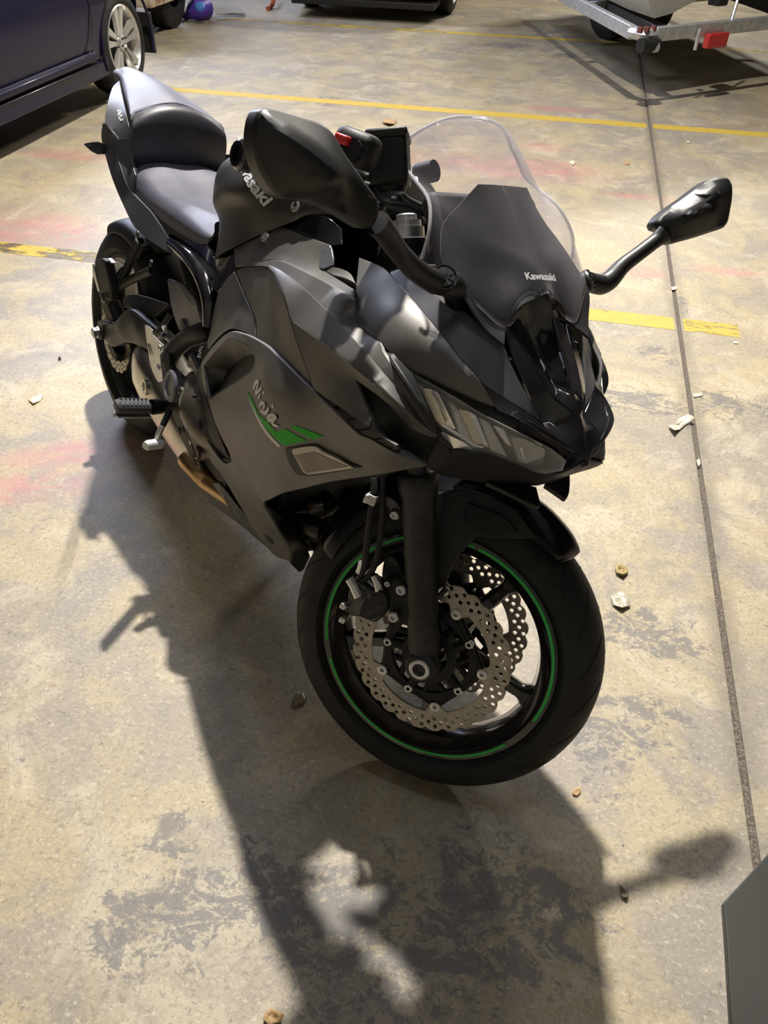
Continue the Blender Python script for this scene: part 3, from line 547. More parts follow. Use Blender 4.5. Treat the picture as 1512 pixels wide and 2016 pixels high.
# ---- rider seat: right edge points from the tail forwards
seat_rows = [
 [(.150,-.10,.765),(.140,-.108,.80),(.140,-.085,.823),(.140,-.045,.828),(.140,0,.828)],
 [(0.188,-0.128,0.775),(0.19,-0.126,0.792),(0.204,-0.112,0.813),(.19,-.06,.828),(.18,0,.828)],
 [(0.215,-0.13,0.759),(0.233,-0.13,0.785),(0.26,-0.112,0.807),(.26,-.06,.812),(.26,0,.808)],
 [(0.294,-0.131,0.752),(0.315,-0.131,0.781),(0.326,-0.112,0.803),(.37,-.055,.800),(.37,0,.796)],
 [(0.541,-0.13,0.761),(0.537,-0.13,0.788),(0.39,-0.108,0.805),(.48,-.05,.803),(.48,0,.80)],
 [(0.603,-0.126,0.779),(0.594,-0.126,0.795),(0.442,-0.1,0.809),(.58,-.05,.815),(.58,0,.815)],
 [(0.608,-0.115,0.794),(0.601,-0.112,0.803),(0.572,-0.09,0.814),(.63,-.04,.825),(.63,0,.83)]]
grid_surf('rider_seat', half_rows(seat_rows), M_SEAT, subu=5, subv=5, closed=True, ang=60)
# ---- pillion seat
pil_rows = [
 [(-.245,-.012,.935),(-.25,-.02,.955),(-.248,-.012,.966),(-.246,0,.968)],
 [(-0.126,-0.045,0.959),(-0.118,-0.046,0.965),(-0.133,-0.036,0.972),(-.19,0,.983)],
 [(-0.006,-0.08,0.945),(0.003,-0.081,0.953),(-0.014,-0.062,0.965),(-.06,0,.985)],
 [(0.083,-0.103,0.929),(0.095,-0.104,0.938),(0.073,-0.08,0.949),(.06,0,.975)],
 [(0.134,-0.116,0.919),(0.141,-0.117,0.924),(0.119,-0.09,0.935),(.122,0,.958)],
 [(0.144,-0.118,0.912),(0.15,-0.118,0.916),(0.126,-0.085,0.935),(.138,0,.952)]]
grid_surf('pillion_seat', half_rows(pil_rows), M_SEAT, subu=6, subv=5, closed=True, ang=60)
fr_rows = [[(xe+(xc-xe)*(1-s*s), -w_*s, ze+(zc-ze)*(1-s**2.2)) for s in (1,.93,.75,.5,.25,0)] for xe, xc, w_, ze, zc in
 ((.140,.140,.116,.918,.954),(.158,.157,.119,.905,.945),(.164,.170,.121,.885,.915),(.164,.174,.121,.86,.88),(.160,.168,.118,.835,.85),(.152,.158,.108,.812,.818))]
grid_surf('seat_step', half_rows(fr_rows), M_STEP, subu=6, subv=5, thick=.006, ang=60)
def pil_curve(t, up_):
    a = [Vector(p).lerp(Vector(q), t)*1.0 for p, q in zip(pil_rows[-1][1:], pil_rows[-2][1:])]
    a = [p+Vector((0, 0, up_)) for p in a]; return a+[Vector(mir(p)) for p in a[-2::-1]]
MB().tube(pil_curve(-.05, -.001), .0035, 8, 6).build('seat_gap', M_DARK)
MB().tube(pil_curve(.55, .0005), .0022, 8, 6).build('seat_piping', M_SEAT)
MB().tube(pil_curve(1.05, .0005), .0022, 8, 6).build('seat_piping', M_SEAT)
# ---- tail cowls
panel('tail_cowl', [(-0.112,-0.052,0.96),(-0.031,-0.076,0.947),(0.05,-0.098,0.929),(0.127,-0.118,0.906),(0.154,-0.121,0.882),(0.133,-0.128,0.874),(0.112,-0.137,0.865),(0.101,-0.148,0.88),(0.067,-0.152,0.892),(0.038,-0.138,0.916),(-0.01,-0.115,0.935),(-0.066,-0.085,0.951)], M_COWL, thick=.006, step=.01, grid=.012)
TS1 = panel('tail_panel', [(0.116,-0.138,0.865),(0.156,-0.122,0.882),(0.17,-0.124,0.828),(0.212,-0.131,0.809),(0.215,-0.136,0.783),(0.217,-0.138,0.771),(0.187,-0.142,0.783),(0.156,-0.143,0.805),(0.124,-0.141,0.831)], M_COWL, thick=.006, step=.01, grid=.012)
panel('tail_side', [(0.065,-0.153,0.889),(0.103,-0.149,0.879),(0.116,-0.139,0.865),(0.124,-0.142,0.831),(0.157,-0.144,0.805),(0.187,-0.143,0.783),(0.219,-0.139,0.769),(0.331,-0.138,0.758),(0.437,-0.139,0.734),(0.517,-0.143,0.714),(0.393,-0.15,0.704),(0.269,-0.152,0.704),(0.194,-0.153,0.734),(0.128,-0.155,0.774),(0.087,-0.157,0.814),(0.055,-0.157,0.853),(0.054,-0.154,0.883)], M_COWL, thick=.006, step=.01, grid=.012)
TLS = Surf([Vector(x) for x in [(-0.112,-0.052,0.96),(0.05,-0.098,0.929),(0.127,-0.118,0.906),(0.112,-0.137,0.865),(0.067,-0.152,0.892),(-0.01,-0.115,0.935)]])
text_on('displacement_lettering', '650', [(0.094,-0.125,0.898),(0.057,-0.115,0.914),(0.069,-0.112,0.919),(0.112,-0.122,0.903)], M_SILVER, bike, TLS, .03, .002)
MB().prism([(-.23,-.03,.925),(-.23,.03,.925),(-.05,.08,.88),(.15,.10,.80),(.15,-.10,.80),(-.05,-.08,.88)], (0,0,-.05)).build('tail_underside', M_PLAS, bev=.004)
for sg in (-1, 1):   # rear indicators on stalks
    f = (lambda p: p) if sg < 0 else mir
    MB().rings([[Vector(f(p)) for p in q] for q in (
      [(0.072,-0.15,0.841),(0.073,-0.15,0.83),(0.058,-0.145,0.815),(0.044,-0.14,0.826)],
      [(0.161,-0.2,0.865),(0.161,-0.2,0.854),(0.139,-0.195,0.831),(0.11,-0.185,0.841)],
      [(0.215,-0.23,0.875),(0.214,-0.232,0.864),(0.196,-0.228,0.849),(0.179,-0.22,0.857)],
      [(0.264,-0.265,0.881),(0.261,-0.265,0.878),(0.259,-0.264,0.875),(0.254,-0.262,0.876)])]).build('rear_indicator', M_GLOSS, bev=.003)
# ---- windscreen
def srow(e, c, p=2.3, ss=(1, .87, .65, .43, .2, 0)):
    return [(c[0]+(e[0]-c[0])*s**p, e[1]*s, c[2]+(e[2]-c[2])*s**p) for s in ss]
ws = [srow((1.162,-0.1,1.117),(1.176,0,1.153), 2.6), srow((1.162,-0.12,1.102),(1.191,0,1.146), 2.9), srow((1.187,-0.124,1.081),(1.25,0,1.103), 3.3), srow((1.22,-0.127,1.071),(1.295,0,1.067), 2.7),
 srow((1.266,-0.134,1.056),(1.345,0,1.026), 2.1), srow((1.296,-0.148,1.025),(1.377,0,1), 1.8),
 [(1.304,-0.157,0.99),(1.354,-0.14,0.975),(1.386,-0.108,0.952),(1.41,-0.073,0.931),(1.399,-0.034,0.952),(1.404,0,0.977)]]
grid_surf('windscreen', half_rows(ws), M_SCREEN, thick=.003, subu=5, subv=5, ang=60)
wso = bpy.data.objects['windscreen']
rim_pts = [Vector(r[0]) for r in ws[::-1]]+[Vector(p) for p in half_rows(ws)[0][1:]]+[Vector(mir(r[0])) for r in ws[1:]]
MB().tube(rim_pts, .0026, 8, 5).build('screen_edge', glass('screen_edge_acrylic', (.8,.8,.85), .05, .35), wso)
WSS = Surf([p for r in half_rows(ws)[3:6] for p in r[3:8]])
text_on('screen_lettering', 'Kawasaki', [(1.381,-0.034,0.981),(1.388,0.025,0.983),(1.383,0.025,0.995),(1.376,-0.034,0.992)], M_SILVER, wso, WSS, .03, .003)
# ---- mirrors
def mirror(name, outline, ridge, Yf, stalk, rad, disc, dax, base):
    root = bpy.data.objects.new(name, None); COL.objects.link(root); root.parent = bike
    pts = [Vector(p) for p in outline]
    c = sum(pts, Vector())/len(pts)
    sf = panel('mirror_shell', pts, M_MIRROR, root, thick=.03, ctrl=ridge, mirror=False, step=.008, grid=.011, bev=.006, corner=50)
    gl = [Vector(x) for x in sf.at(sf.uv([c.lerp(p, .93) for p in pts])*1.0, 0)]
    nrm = Vector(sf.n)
    flat = [p.lerp(c, .06)-nrm*.032 for p in pts]
    mb = MB(); mb.add(flat, [tuple(range(len(flat)))]); mb.build('mirror_glass', M_CHROME, root)
    MB().tube(stalk, rad, 14, 5).build('mirror_stalk', M_MIRROR, root)
    d = Vector(dax).normalized(); p = Vector(disc)
    piv = MB().lathe([(-.016,.017),(.004,.0175),(.006,.0165),(.004,.0145),(.004,.002)], p, d, 28).build('pivot_housing', M_MIRROR, root, ang=25)
    MB().lathe([(.0045,.014),(.007,.0125),(.007,.001)], p, d, 24).build('pivot_cap', M_CAL, root, ang=25)
    mb = MB(); u = d.orthogonal().normalized(); v = d.cross(u)
    for k in range(7):
        a = k*2*math.pi/7; q = p+(u*math.cos(a)+v*math.sin(a))*.007+d*.0073
        M3 = Matrix((u, v, d)).transposed() @ Matrix.Rotation(a, 3, 'Z')
        mb.box(q, (.009, .0022, .0015), M3)
    mb.build('pivot_rib', M_MIRROR, root)
    MB().tube(base, [.017, .019, .016], 14, 3).build('mirror_base', M_MIRROR, root)
mirror('mirror', [(1.331,-0.439,1.154),(1.329,-0.428,1.154),(1.331,-0.393,1.15),(1.336,-0.359,1.144),(1.345,-0.335,1.119),(1.357,-0.312,1.096),(1.368,-0.297,1.079),(1.372,-0.295,1.068),(1.373,-0.302,1.05),(1.372,-0.313,1.049),(1.356,-0.357,1.067),(1.352,-0.382,1.072),(1.349,-0.416,1.073),(1.345,-0.433,1.088),(1.341,-0.442,1.103),(1.337,-0.447,1.121),(1.335,-0.446,1.144)],
 [(1.339,-0.437,1.151),(1.36,-0.429,1.135),(1.369,-0.415,1.119),(1.373,-0.397,1.1),(1.374,-0.378,1.083),(1.371,-0.352,1.1),(1.354,-0.382,1.136),(1.354,-0.426,1.107),(1.36,-0.388,1.078)], None,
 [(1.365,-0.292,1.054),(1.363,-0.275,1.042),(1.354,-0.24,1.015),(1.354,-0.205,0.992),(1.354,-0.17,0.977),(1.35,-0.152,0.977)], [.0155,.014,.013,.0145,.0165,.015], (1.359,-0.16,0.983), (.62,-.35,.70), [(1.351,-0.15,0.977),(1.357,-0.142,0.973),(1.358,-0.13,0.966)])
mirror('mirror', [(1.342,0.385,1.133),(1.348,0.408,1.141),(1.354,0.424,1.141),(1.36,0.429,1.134),(1.37,0.429,1.116),(1.378,0.426,1.097),(1.386,0.42,1.079),(1.388,0.413,1.072),(1.381,0.39,1.061),(1.374,0.358,1.049),(1.363,0.32,1.035),(1.357,0.314,1.041),(1.352,0.308,1.052),(1.342,0.295,1.053),(1.338,0.29,1.059),(1.334,0.302,1.072),(1.339,0.345,1.105)],
 [(1.359,0.368,1.127),(1.364,0.335,1.098),(1.365,0.314,1.076),(1.378,0.385,1.104),(1.377,0.345,1.078),(1.383,0.378,1.083)], None,
 [(1.355,0.3,1.048),(1.352,0.288,1.036),(1.351,0.255,1.013),(1.35,0.228,0.994),(1.352,0.205,0.972),(1.349,0.188,0.964),(1.345,0.16,0.968)], [.0155,.012,.012,.013,.0155,.0165,.015], (1.35,0.153,0.971), (.62,.35,.70), [(1.352,0.15,0.971),(1.345,0.142,0.962),(1.346,0.13,0.955)])
# ================================================================== MOTORCYCLE : front end (steered with the bars)
def pol(c, r, a, y): return Vector((c[0]+r*math.cos(R(a)), y, c[2]+r*math.sin(R(a))))
def tyre(c, Rr, wd, rb, name):
    prof = []
    n = 14
    for k in range(n+1):
        t = -1+2*k/n; prof.append((wd*math.sin(t*math.pi/2*.98), rb+(Rr-rb)*math.cos(t*math.pi/2*.98)**.72))
    prof = [(-wd*.78, rb-.006)]+prof+[(wd*.78, rb-.006)]
    return MB().lathe(prof, c, (0,1,0), 96, True)
ft = tyre(FW, .30, .060, .232, 'front_tyre').build('front_tyre', M_RUB, st=True, ang=50)
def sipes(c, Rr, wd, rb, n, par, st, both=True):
    # dark strips lying on the crown, coloured as the shade in tread grooves
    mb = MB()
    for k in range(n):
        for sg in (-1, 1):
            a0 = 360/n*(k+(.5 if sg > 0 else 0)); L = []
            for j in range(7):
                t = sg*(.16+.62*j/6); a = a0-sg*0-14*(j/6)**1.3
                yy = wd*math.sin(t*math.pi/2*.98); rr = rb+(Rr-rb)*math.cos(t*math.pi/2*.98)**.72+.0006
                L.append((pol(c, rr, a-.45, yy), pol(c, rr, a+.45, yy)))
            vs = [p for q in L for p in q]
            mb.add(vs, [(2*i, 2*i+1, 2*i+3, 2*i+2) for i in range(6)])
    return mb.build('tread_groove_shade', M_GROOVE_SHADE, par, st=st)
M_GROOVE_SHADE = mat('groove_shade_rubber', (.006, .006, .006), .9)  # darker rubber, groove shade put into the colour
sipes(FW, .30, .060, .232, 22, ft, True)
def rim(c, w, ro, name, st, spokes, a0, sw):
    # barrel
    prof = [(-w,ro),(-w,ro-.012),(-w+.012,ro-.020),(-w+.022,ro-.034),(0,ro-.042),(w-.022,ro-.034),(w-.012,ro-.020),(w,ro-.012),(w,ro),(w-.006,ro+.004),(w-.012,ro-.004),(w-.02,ro-.014),(0,ro-.024),(-w+.02,ro-.014),(-w+.012,ro-.004),(-w+.006,ro+.004)]
    r_ = MB().lathe(prof, c, (0,1,0), 96, True).build(name, M_RIM, st=st, ang=32)
    MB().lathe([(-.055,.022),(-.055,.036),(-.03,.044),(.03,.044),(.055,.036),(.055,.022)], c, (0,1,0), 40, True).build('hub', M_RIM, r_, st=st)
    for k in range(spokes):
        a = a0+360/spokes*k; rg = []
        for rr, wv, th in ((.035,.030,.026),(.07,.021,.022),(.12,.0145,.019),(.17,.0125,.017),(ro-.048,.016,.018),(ro-.034,.026,.022)):
            d = Vector((math.cos(R(a)),0,math.sin(R(a)))); n = Vector((-d.z,0,d.x)); p = Vector(c)+d*rr
            rg.append([p+n*wv*x+Vector((0,th*z,0)) for x, z in ((-1,-.45),(-.6,-1),(.6,-1),(1,-.45),(1,.45),(.6,1),(-.6,1),(-1,.45))])
        MB().rings(rg).build('spoke', M_RIM, r_, st=st, ang=50)
    return r_
fr_ = rim(FW, .050, .2255, 'front_wheel', True, 5, 66, .02)
def arcs(c, r, y, w, segs, par, st, m):
    for a, b in segs:
        n = int((b-a)/2.5)+1; mb = MB(); A = []; B = []
        for k in range(n+1):
            t = a+(b-a)*k/n; A.append(pol(c, r+w, t, y)); B.append(pol(c, r-w, t, y-.0008 if y < 0 else y+.0008))
        mb.add(A+B, [(i, i+1, n+2+i, n+1+i) for i in range(n)]); mb.build('rim_stripe', m, par, st=st)
arcs(FW, .2175, -.0508, .0026, [(-9,90),(92,148),(151,205),(215,331)], fr_, True, M_GREEN)
arcs(FW, .2175, .0508, .0026, [(0,110),(115,235),(245,355)], fr_, True, M_GREEN)
def disc(c, y, ro, ri, rt, nt, a0, name, st, th, npet, nh, par=bike, rows=((.84,.0),(.60,.5),(.36,0)), hr=.0043):
    out = []; n = npet*8
    for k in range(n):
        t = 2*math.pi*k/n; q = (k % 8)/8
        out.append(Vector(((ro-.0058*(0.5-.5*math.cos(2*math.pi*q))**2.2)*math.cos(t), (ro-.0058*(.5-.5*math.cos(2*math.pi*q))**2.2)*math.sin(t))))
    inn = []; m = 120
    for k in range(m):
        t = 2*math.pi*k/m; d = min(abs((math.degrees(t)-a0-360/nt*j+180) % 360-180) for j in range(nt))
        r = rt if d < 5 else (rt+(ri-rt)*min(1, (d-5)/4)); inn.append(Vector((r*math.cos(t), r*math.sin(t))))
    loops = [out, inn]
    for fr, ph in rows:
        r = ri+(ro-.004-ri)*fr
        for k in range(nh):
            t = 2*math.pi*(k+ph)/nh
            loops.append([Vector((r*math.cos(t)+hr*math.cos(s*math.pi/4), r*math.sin(t)+hr*math.sin(s*math.pi/4))) for s in range(8)])
    for j in range(nt):
        t = R(a0+360/nt*j); loops.append([Vector(((rt+.008)*math.cos(t)+.0035*math.cos(s*math.pi/4), (rt+.008)*math.sin(t)+.0035*math.sin(s*math.pi/4))) for s in range(8)])
    vs = []; es = []
    for lp in loops:
        b = len(vs); k = len(lp); vs += lp; es += [(b+i, b+(i+1) % k) for i in range(k)]
    r = delaunay_2d_cdt(vs, es, [], 1, 1e-7)
    def w(v, yy): return (c[0]+v[0], y+yy, c[2]+v[1])
    k = len(r[0]); fs = drop_holes(np.array([tuple(v) for v in r[0]]), [tuple(f) for f in r[2]], [[tuple(v) for v in l] for l in loops[1:]]); ec = {(f[i], f[(i+1) % len(f)]) for f in fs for i in range(len(f))}
    V = [w(v, -th/2) for v in r[0]]+[w(v, th/2) for v in r[0]]
    F = fs+[tuple(i+k for i in f[::-1]) for f in fs]+[(a, b, b+k, a+k) for a, b in ec if (b, a) not in ec]
    o = mk(name, V, F, M_STEEL, par, st=st, ang=25)
    return o
for y in (-.078, .078):
    dk = disc(FW, y, .150, .112, .093, 5, -61.5+0, 'brake_disc', True, .0045, 28, 34)
    sg = -1 if y < 0 else 1
    for k in range(5):
        a = -61.5+72*k
        MB().lathe([(-.003,.0095),(.003,.0095),(.0035,.0075),(.0035,.004),(-.001,.0035)], pol(FW, .1005, a, y+sg*.001), (0,sg,0), 16).build('float_button', M_ALU, dk, st=True, ang=25)
    # black carrier between disc buttons and hub
    mb = MB()
    for k in range(5):
        a = -61.5+72*k
        for s in (-1, 1):
            p = [pol(FW, .097, a+s*3, y*.93), pol(FW, .088, a+s*12, y*.93), pol(FW, .082, a+s*36, y*.93)]
            mb.tube(p, [.007,.0075,.0085], 8, 4)
    mb.lathe([(-.006,.074),(.006,.074),(.006,.088),(-.006,.088)], (FW.x, y*.93, FW.z), (0,1,0), 60, True)
    mb.lathe([(-.012,.034),(.012,.034),(.012,.052),(-.012,.052)], (FW.x, y*.9, FW.z), (0,1,0), 40, True)
    for k in range(5):
        a = -25.5+72*k; mb.tube([pol(FW,.045,a,y*.9), pol(FW,.085,a,y*.92)], [.011,.009], 8)
        mb.tube([pol(FW,.05,a+36,y*.9), pol(FW,.08,a+20,y*.92)], [.006,.006], 8); mb.tube([pol(FW,.05,a+36,y*.9), pol(FW,.08,a+52,y*.92)], [.006,.006], 8)
    mb.build('disc_carrier', M_DARK, dk, st=True)
    for k in range(5):
        bolt(dk, pol(FW, .0815, -25.5+72*k, y*.98), (0,sg,0), .0085, .007, M_BOLT, st=True)
# fork legs
def along(d, perp, y): return FW+KAX*d+Vector((math.cos(RAKE),0,math.sin(RAKE)))*perp+Vector((0,y,0))
for sg in (-1, 1):
    y = .105*sg
    leg = MB().tube([along(-.022,0,y),along(-.012,0,y),along(.03,0,y),along(.10,0,y),along(.22,.002,y),along(.30,.003,y),along(.315,.003,y),along(.336,.004,y),along(.342,.004,y)], [.012,.023,.0285,.0275,.0285,.030,.0345,.0355,.033], 28).build('fork_leg', M_FORK, st=True, ang=40)
    MB().lathe([(0,.030),(.024,.029),(.028,.024)], FW+Vector((0,y-.014*sg+.014*sg,0)), (0,sg,0), 28).build('axle_clamp', M_FORK, leg, st=True)
    MB().lathe([(.024,.019),(.033,.019),(.0345,.017),(.0345,.012),(.02,.011)], FW+Vector((0,y,0)), (0,sg,0), 28).build('axle_end', M_ALU, leg, st=True, ang=25)
    MB().tube([along(.335,.004,y),along(.70,.004,y)], .0205, 24).build('fork_tube', M_CAL, leg, st=True)
    # cap with adjuster
    MB().lathe([(0,.027),(.02,.027),(.02,.0225),(.030,.0225),(.030,.016),(.038,.016),(.040,.013),(.040,.001)], along(.71,.004,y), tuple(KAX), 32).build('fork_cap', M_ALU, leg, st=True, ang=25)
    MB().lathe([(0,.033),(.022,.034),(.024,.030)], along(.690,.004,y), tuple(KAX), 28).build('clamp_ring', M_DARK, leg, st=True)
ftri = MB().box(along(.70,-.03,0), (.05,.16,.028), Matrix.Rotation(-RAKE,3,'Y')).box(along(.56,-.02,0), (.05,.17,.035), Matrix.Rotation(-RAKE,3,'Y'))
ftri.build('triple_clamp', M_DARK, st=True, bev=.008)
MB().tube([FW+Vector((0,-.1,0)), FW+Vector((0,.1,0))], .012, 16).build('front_axle', M_ALU, st=True)
# front mudguard
rows = []
for a, rr, w_, dk in ((61,.316,.022,.5),(63,.320,.046,.5),(68,.325,.062,.52),(78,.330,.072,.62),(90,.332,.074,.75),(105,.332,.074,.9),(122,.331,.073,1),(140,.326,.070,1),(154,.315,.066,1),(163,.308,.058,1),(165,.303,.045,1)):
    rows.append([pol(FW, rr-dr*dk, a, w_*t) for t, dr in ((-1,.058),(-.97,.044),(-.86,.030),(-.5,.013),(0,0),(.5,.013),(.86,.030),(.97,.044),(1,.058))])
grid_surf('front_mudguard', rows, M_GUARD, thick=.004, subu=4, subv=4, st=True, ang=60)
mg = bpy.data.objects['front_mudguard']
panel('mudguard_stay', [pol(FW,.30,112,-.078),pol(FW,.318,100,-.072),pol(FW,.318,86,-.072),pol(FW,.303,74,-.075),pol(FW,.272,82,-.084),pol(FW,.25,92,-.088),pol(FW,.20,97,-.092),pol(FW,.13,100,-.094),pol(FW,.115,112,-.094),pol(FW,.16,118,-.092),pol(FW,.24,116,-.088)], M_PLAS, mg, thick=.008, st=True, step=.012, grid=.014)
panel('stay_recess', [pol(FW,.300,99,-.083),pol(FW,.303,86,-.083),pol(FW,.292,80,-.085),pol(FW,.262,90,-.0925),pol(FW,.268,98,-.0925)], M_DARK, mg, thick=.004, st=True, step=.012, grid=.014)
bolt(mg, (1.389,-0.098,0.439), (0,-1,0), .010, .008, M_BOLT, st=True)
MB().tube([(1.388,-0.105,0.432),(1.392,-0.105,0.448)], .005, 10).build('cable_guide', M_DARK, mg, st=True)
# brake hoses, clamp and bracket
hose = MB().tube([(1.21,-0.125,0.572),(1.217,-0.128,0.557),(1.224,-0.128,0.526),(1.233,-0.118,0.472),(1.243,-0.108,0.415),(1.241,-0.103,0.384)], .0058, 12, 5).build('brake_hose', M_RUB, st=True)
hose2 = MB().tube([(1.22,-0.12,0.588),(1.233,-0.125,0.557),(1.249,-0.122,0.509),(1.26,-0.112,0.445),(1.258,-0.106,0.406),(1.246,-0.103,0.379)], .0058, 12, 5).build('brake_hose', M_RUB, st=True)
MB().lathe([(0,.0068),(.02,.0062),(.026,.004)], Vector((1.219,-0.128,0.556)), tuple(KAX), 14).build('hose_ferrule', M_CAL, hose, st=True)
MB().tube([(1.237,-0.107,0.419),(1.238,-0.105,0.407),(1.238,-0.104,0.397)], .0068, 10).build('hose_ferrule', M_BOLT, hose, st=True)
MB().box((1.219,-0.13,0.545), (.020,.016,.018)).box((1.212,-0.134,0.544), (.008,.014,.016)).build('hose_clamp', M_ALU, st=True, bev=.002)
panel('hose_bracket', [(1.224,-0.126,0.555),(1.239,-0.122,0.557),(1.252,-0.118,0.557),(1.267,-0.114,0.546),(1.273,-0.112,0.533),(1.272,-0.112,0.524),(1.263,-0.112,0.519),(1.256,-0.113,0.525),(1.25,-0.115,0.537),(1.239,-0.12,0.541),(1.229,-0.126,0.541)], M_CAL, thick=.004, mirror=False, st=True, step=.008, grid=.01)
bolt(bike, (1.263,-0.115,0.532), (0,-1,0), .0085, .006, M_BOLT, st=True)
# calipers
cal_o = [(1.234,-0.112,0.364),(1.245,-0.112,0.385),(1.276,-0.114,0.385),(1.293,-0.116,0.396),(1.309,-0.116,0.378),(1.312,-0.114,0.35),(1.3,-0.112,0.325),(1.273,-0.11,0.321),(1.252,-0.108,0.311),(1.24,-0.11,0.332)]
CS = panel('brake_caliper', cal_o, M_CAL, thick=.058, ctrl=[(1.288,-0.122,0.369),(1.267,-0.12,0.361)], mirror=True, st=True, step=.008, grid=.01, bev=.004)
cal = bpy.data.objects['brake_caliper']
pf = [(1.269,-0.123,0.352),(1.29,-0.125,0.396),(1.302,-0.123,0.392),(1.312,-0.121,0.375),(1.308,-0.119,0.35),(1.29,-0.118,0.328),(1.27,-0.119,0.326)]
CF = panel('caliper_face', pf, M_DARK, cal, thick=.006, mirror=False, st=True, step=.008, grid=.01, bev=.002)
text_on('caliper_lettering', 'NISSIN', [(1.298,-0.123,0.373),(1.277,-0.123,0.339),(1.283,-0.123,0.332),(1.305,-0.123,0.365)], M_CAL, cal, CF, .02, .0012, st=True)
MB().tube([(1.227,-0.112,0.381),(1.241,-0.112,0.372),(1.256,-0.112,0.359)], [.0085,.0095,.0105], 14).build('banjo_bolt', M_BOLT, cal, st=True)
MB().tube([(1.267,-0.112,0.41),(1.277,-0.112,0.402),(1.287,-0.112,0.389)], [.0075,.0085,.0095], 14).build('banjo_bolt', M_BOLT, cal, st=True)
MB().box((1.236,-0.105,0.328), (.012,.03,.012)).box((1.244,-0.105,0.302), (.012,.03,.012)).build('pad_pin', M_BOLT, cal, st=True, bev=.002)
panel('caliper_mount', [(1.286,-0.112,0.411),(1.299,-0.112,0.423),(1.32,-0.112,0.426),(1.34,-0.11,0.408),(1.362,-0.11,0.352),(1.342,-0.11,0.346),(1.322,-0.11,0.349),(1.305,-0.112,0.379)], M_DARK, thick=.02, st=True, step=.01, grid=.012, bev=.003)
for x, y_, r_ in ((465,445,.006),(523,473,.0105),(490,593,.0105)):
    bolt(bike, (1.298,-0.118,0.414) if x == 465 else ((1.324,-0.118,0.415) if x == 523 else (1.33,-0.118,0.361)), (0,-1,0), r_, .010, M_BOLT, st=True)
# handlebars
for sg in (-1, 1):
    f = (lambda p: Vector(p)) if sg < 0 else (lambda p: Vector(mir(p)))
    be = Vector((0.96,-0.36,0.984)); inn_ = Vector((1.075,-.135,1.0))
    hb = MB().tube([f(inn_), f(inn_.lerp(be,.55))], .011, 16).build('handlebar', M_DARK, st=True)
    MB().tube([f(inn_.lerp(be,.42)), f(inn_.lerp(be,.5)), f(inn_.lerp(be,.93))], [.019,.0165,.0165], 20).build('grip', M_RUB, hb, st=True)
    dv = (f(be)-f(inn_)).normalized()
    MB().lathe([(-.045,.013),(-.040,.0185),(-.020,.0185),(-.018,.015),(-.014,.015),(-.012,.0195),(.006,.0195),(.010,.016),(.010,.010),(.002,.009)], f(be), tuple(dv), 12).build('bar_end', M_GLOSS, hb, st=True, ang=25)
    MB().box(f(inn_.lerp(be,.33)), (.045,.05,.05)).build('switch_housing', M_DARK, hb, st=True, bev=.010)
    lv = [f(inn_.lerp(be,.30))+Vector((.03,0,-.005)), f(inn_.lerp(be,.38))+Vector((.075,0,-.012)), f(inn_.lerp(be,.6))+Vector((.085,0,-.015)), f(inn_.lerp(be,.9))+Vector((.07,0,-.012))]
    MB().tube(lv, [.009,.008,.007,.007], 10, 5).build('lever', M_DARK, hb, st=True)
    # bar riser and clamp bolt
    MB().prism([f((1.033,-0.12,1.005)),f((1.043,-0.1,1.018)),f((1.067,-0.1,1.016)),f((1.061,-0.12,1.003))], (0,0,-.035)).build('bar_clamp', M_ALU, st=True, bev=.004)
    MB().lathe([(0,.014),(.008,.014),(.010,.012),(.010,.001)], f((1.049,-0.112,1.013)), tuple(KAX), 28).build('clamp_bolt', M_BOLT, hb, st=True, ang=25)
swp = Vector((1.06,-0.3,1.045))
MB().box(swp, (.02,.022,.012)).build('kill_switch', M_RED, st=True, bev=.003)
sh = MB().box((1.068,-0.27,1.041), (.06,.045,.045)); sh.build('switch_housing', M_DARK, st=True, bev=.012)
MB().tube([(1.074,-0.3,1.038),(1.077,-0.25,1.036)], .014, 14).build('throttle_tube', M_DARK, st=True)
# reservoirs
RC = Vector((1.084,-0.185,1.041)); RR = Matrix.Rotation(-RAKE, 3, 'Y') @ Matrix.Rotation(.25, 3, 'Z')
reso = MB().box(RC, (.055, .070, .064), RR).build('fluid_reservoir', M_DARK, st=True, bev=.007)
MB().box(RC+RR @ Vector((0, 0, .034)), (.059, .074, .013), RR).build('reservoir_lid', M_PLAS, reso, st=True, bev=.004)
MB().tube([RC+RR @ Vector((0, 0, -.040)), RC+RR @ Vector((0, 0, -.028))], [.02, .026], 16).build('reservoir_neck', M_DARK, reso, st=True)
# control cables and wiring behind the screen
for i, pts in enumerate(([(1.063,-0.13,0.985),(1.078,-0.1,0.988),(1.1,-0.08,0.989),(1.121,-0.07,0.982)],[(1.07,-0.12,0.993),(1.084,-0.09,0.998),(1.107,-0.07,0.997),(1.119,-0.06,0.988)],[(1.075,-0.1,1.013),(1.088,-0.09,1.004),(1.109,-0.07,1.001)])):
    MB().tube(pts, .006, 10, 5).build('control_cable', M_RUB, st=True)
# left bar controls and meter seen through the screen
MB().tube([(1.039,0.06,1.046),(1.069,0.05,1.061)], .018, 16).build('left_clamp', M_DARK, st=True)
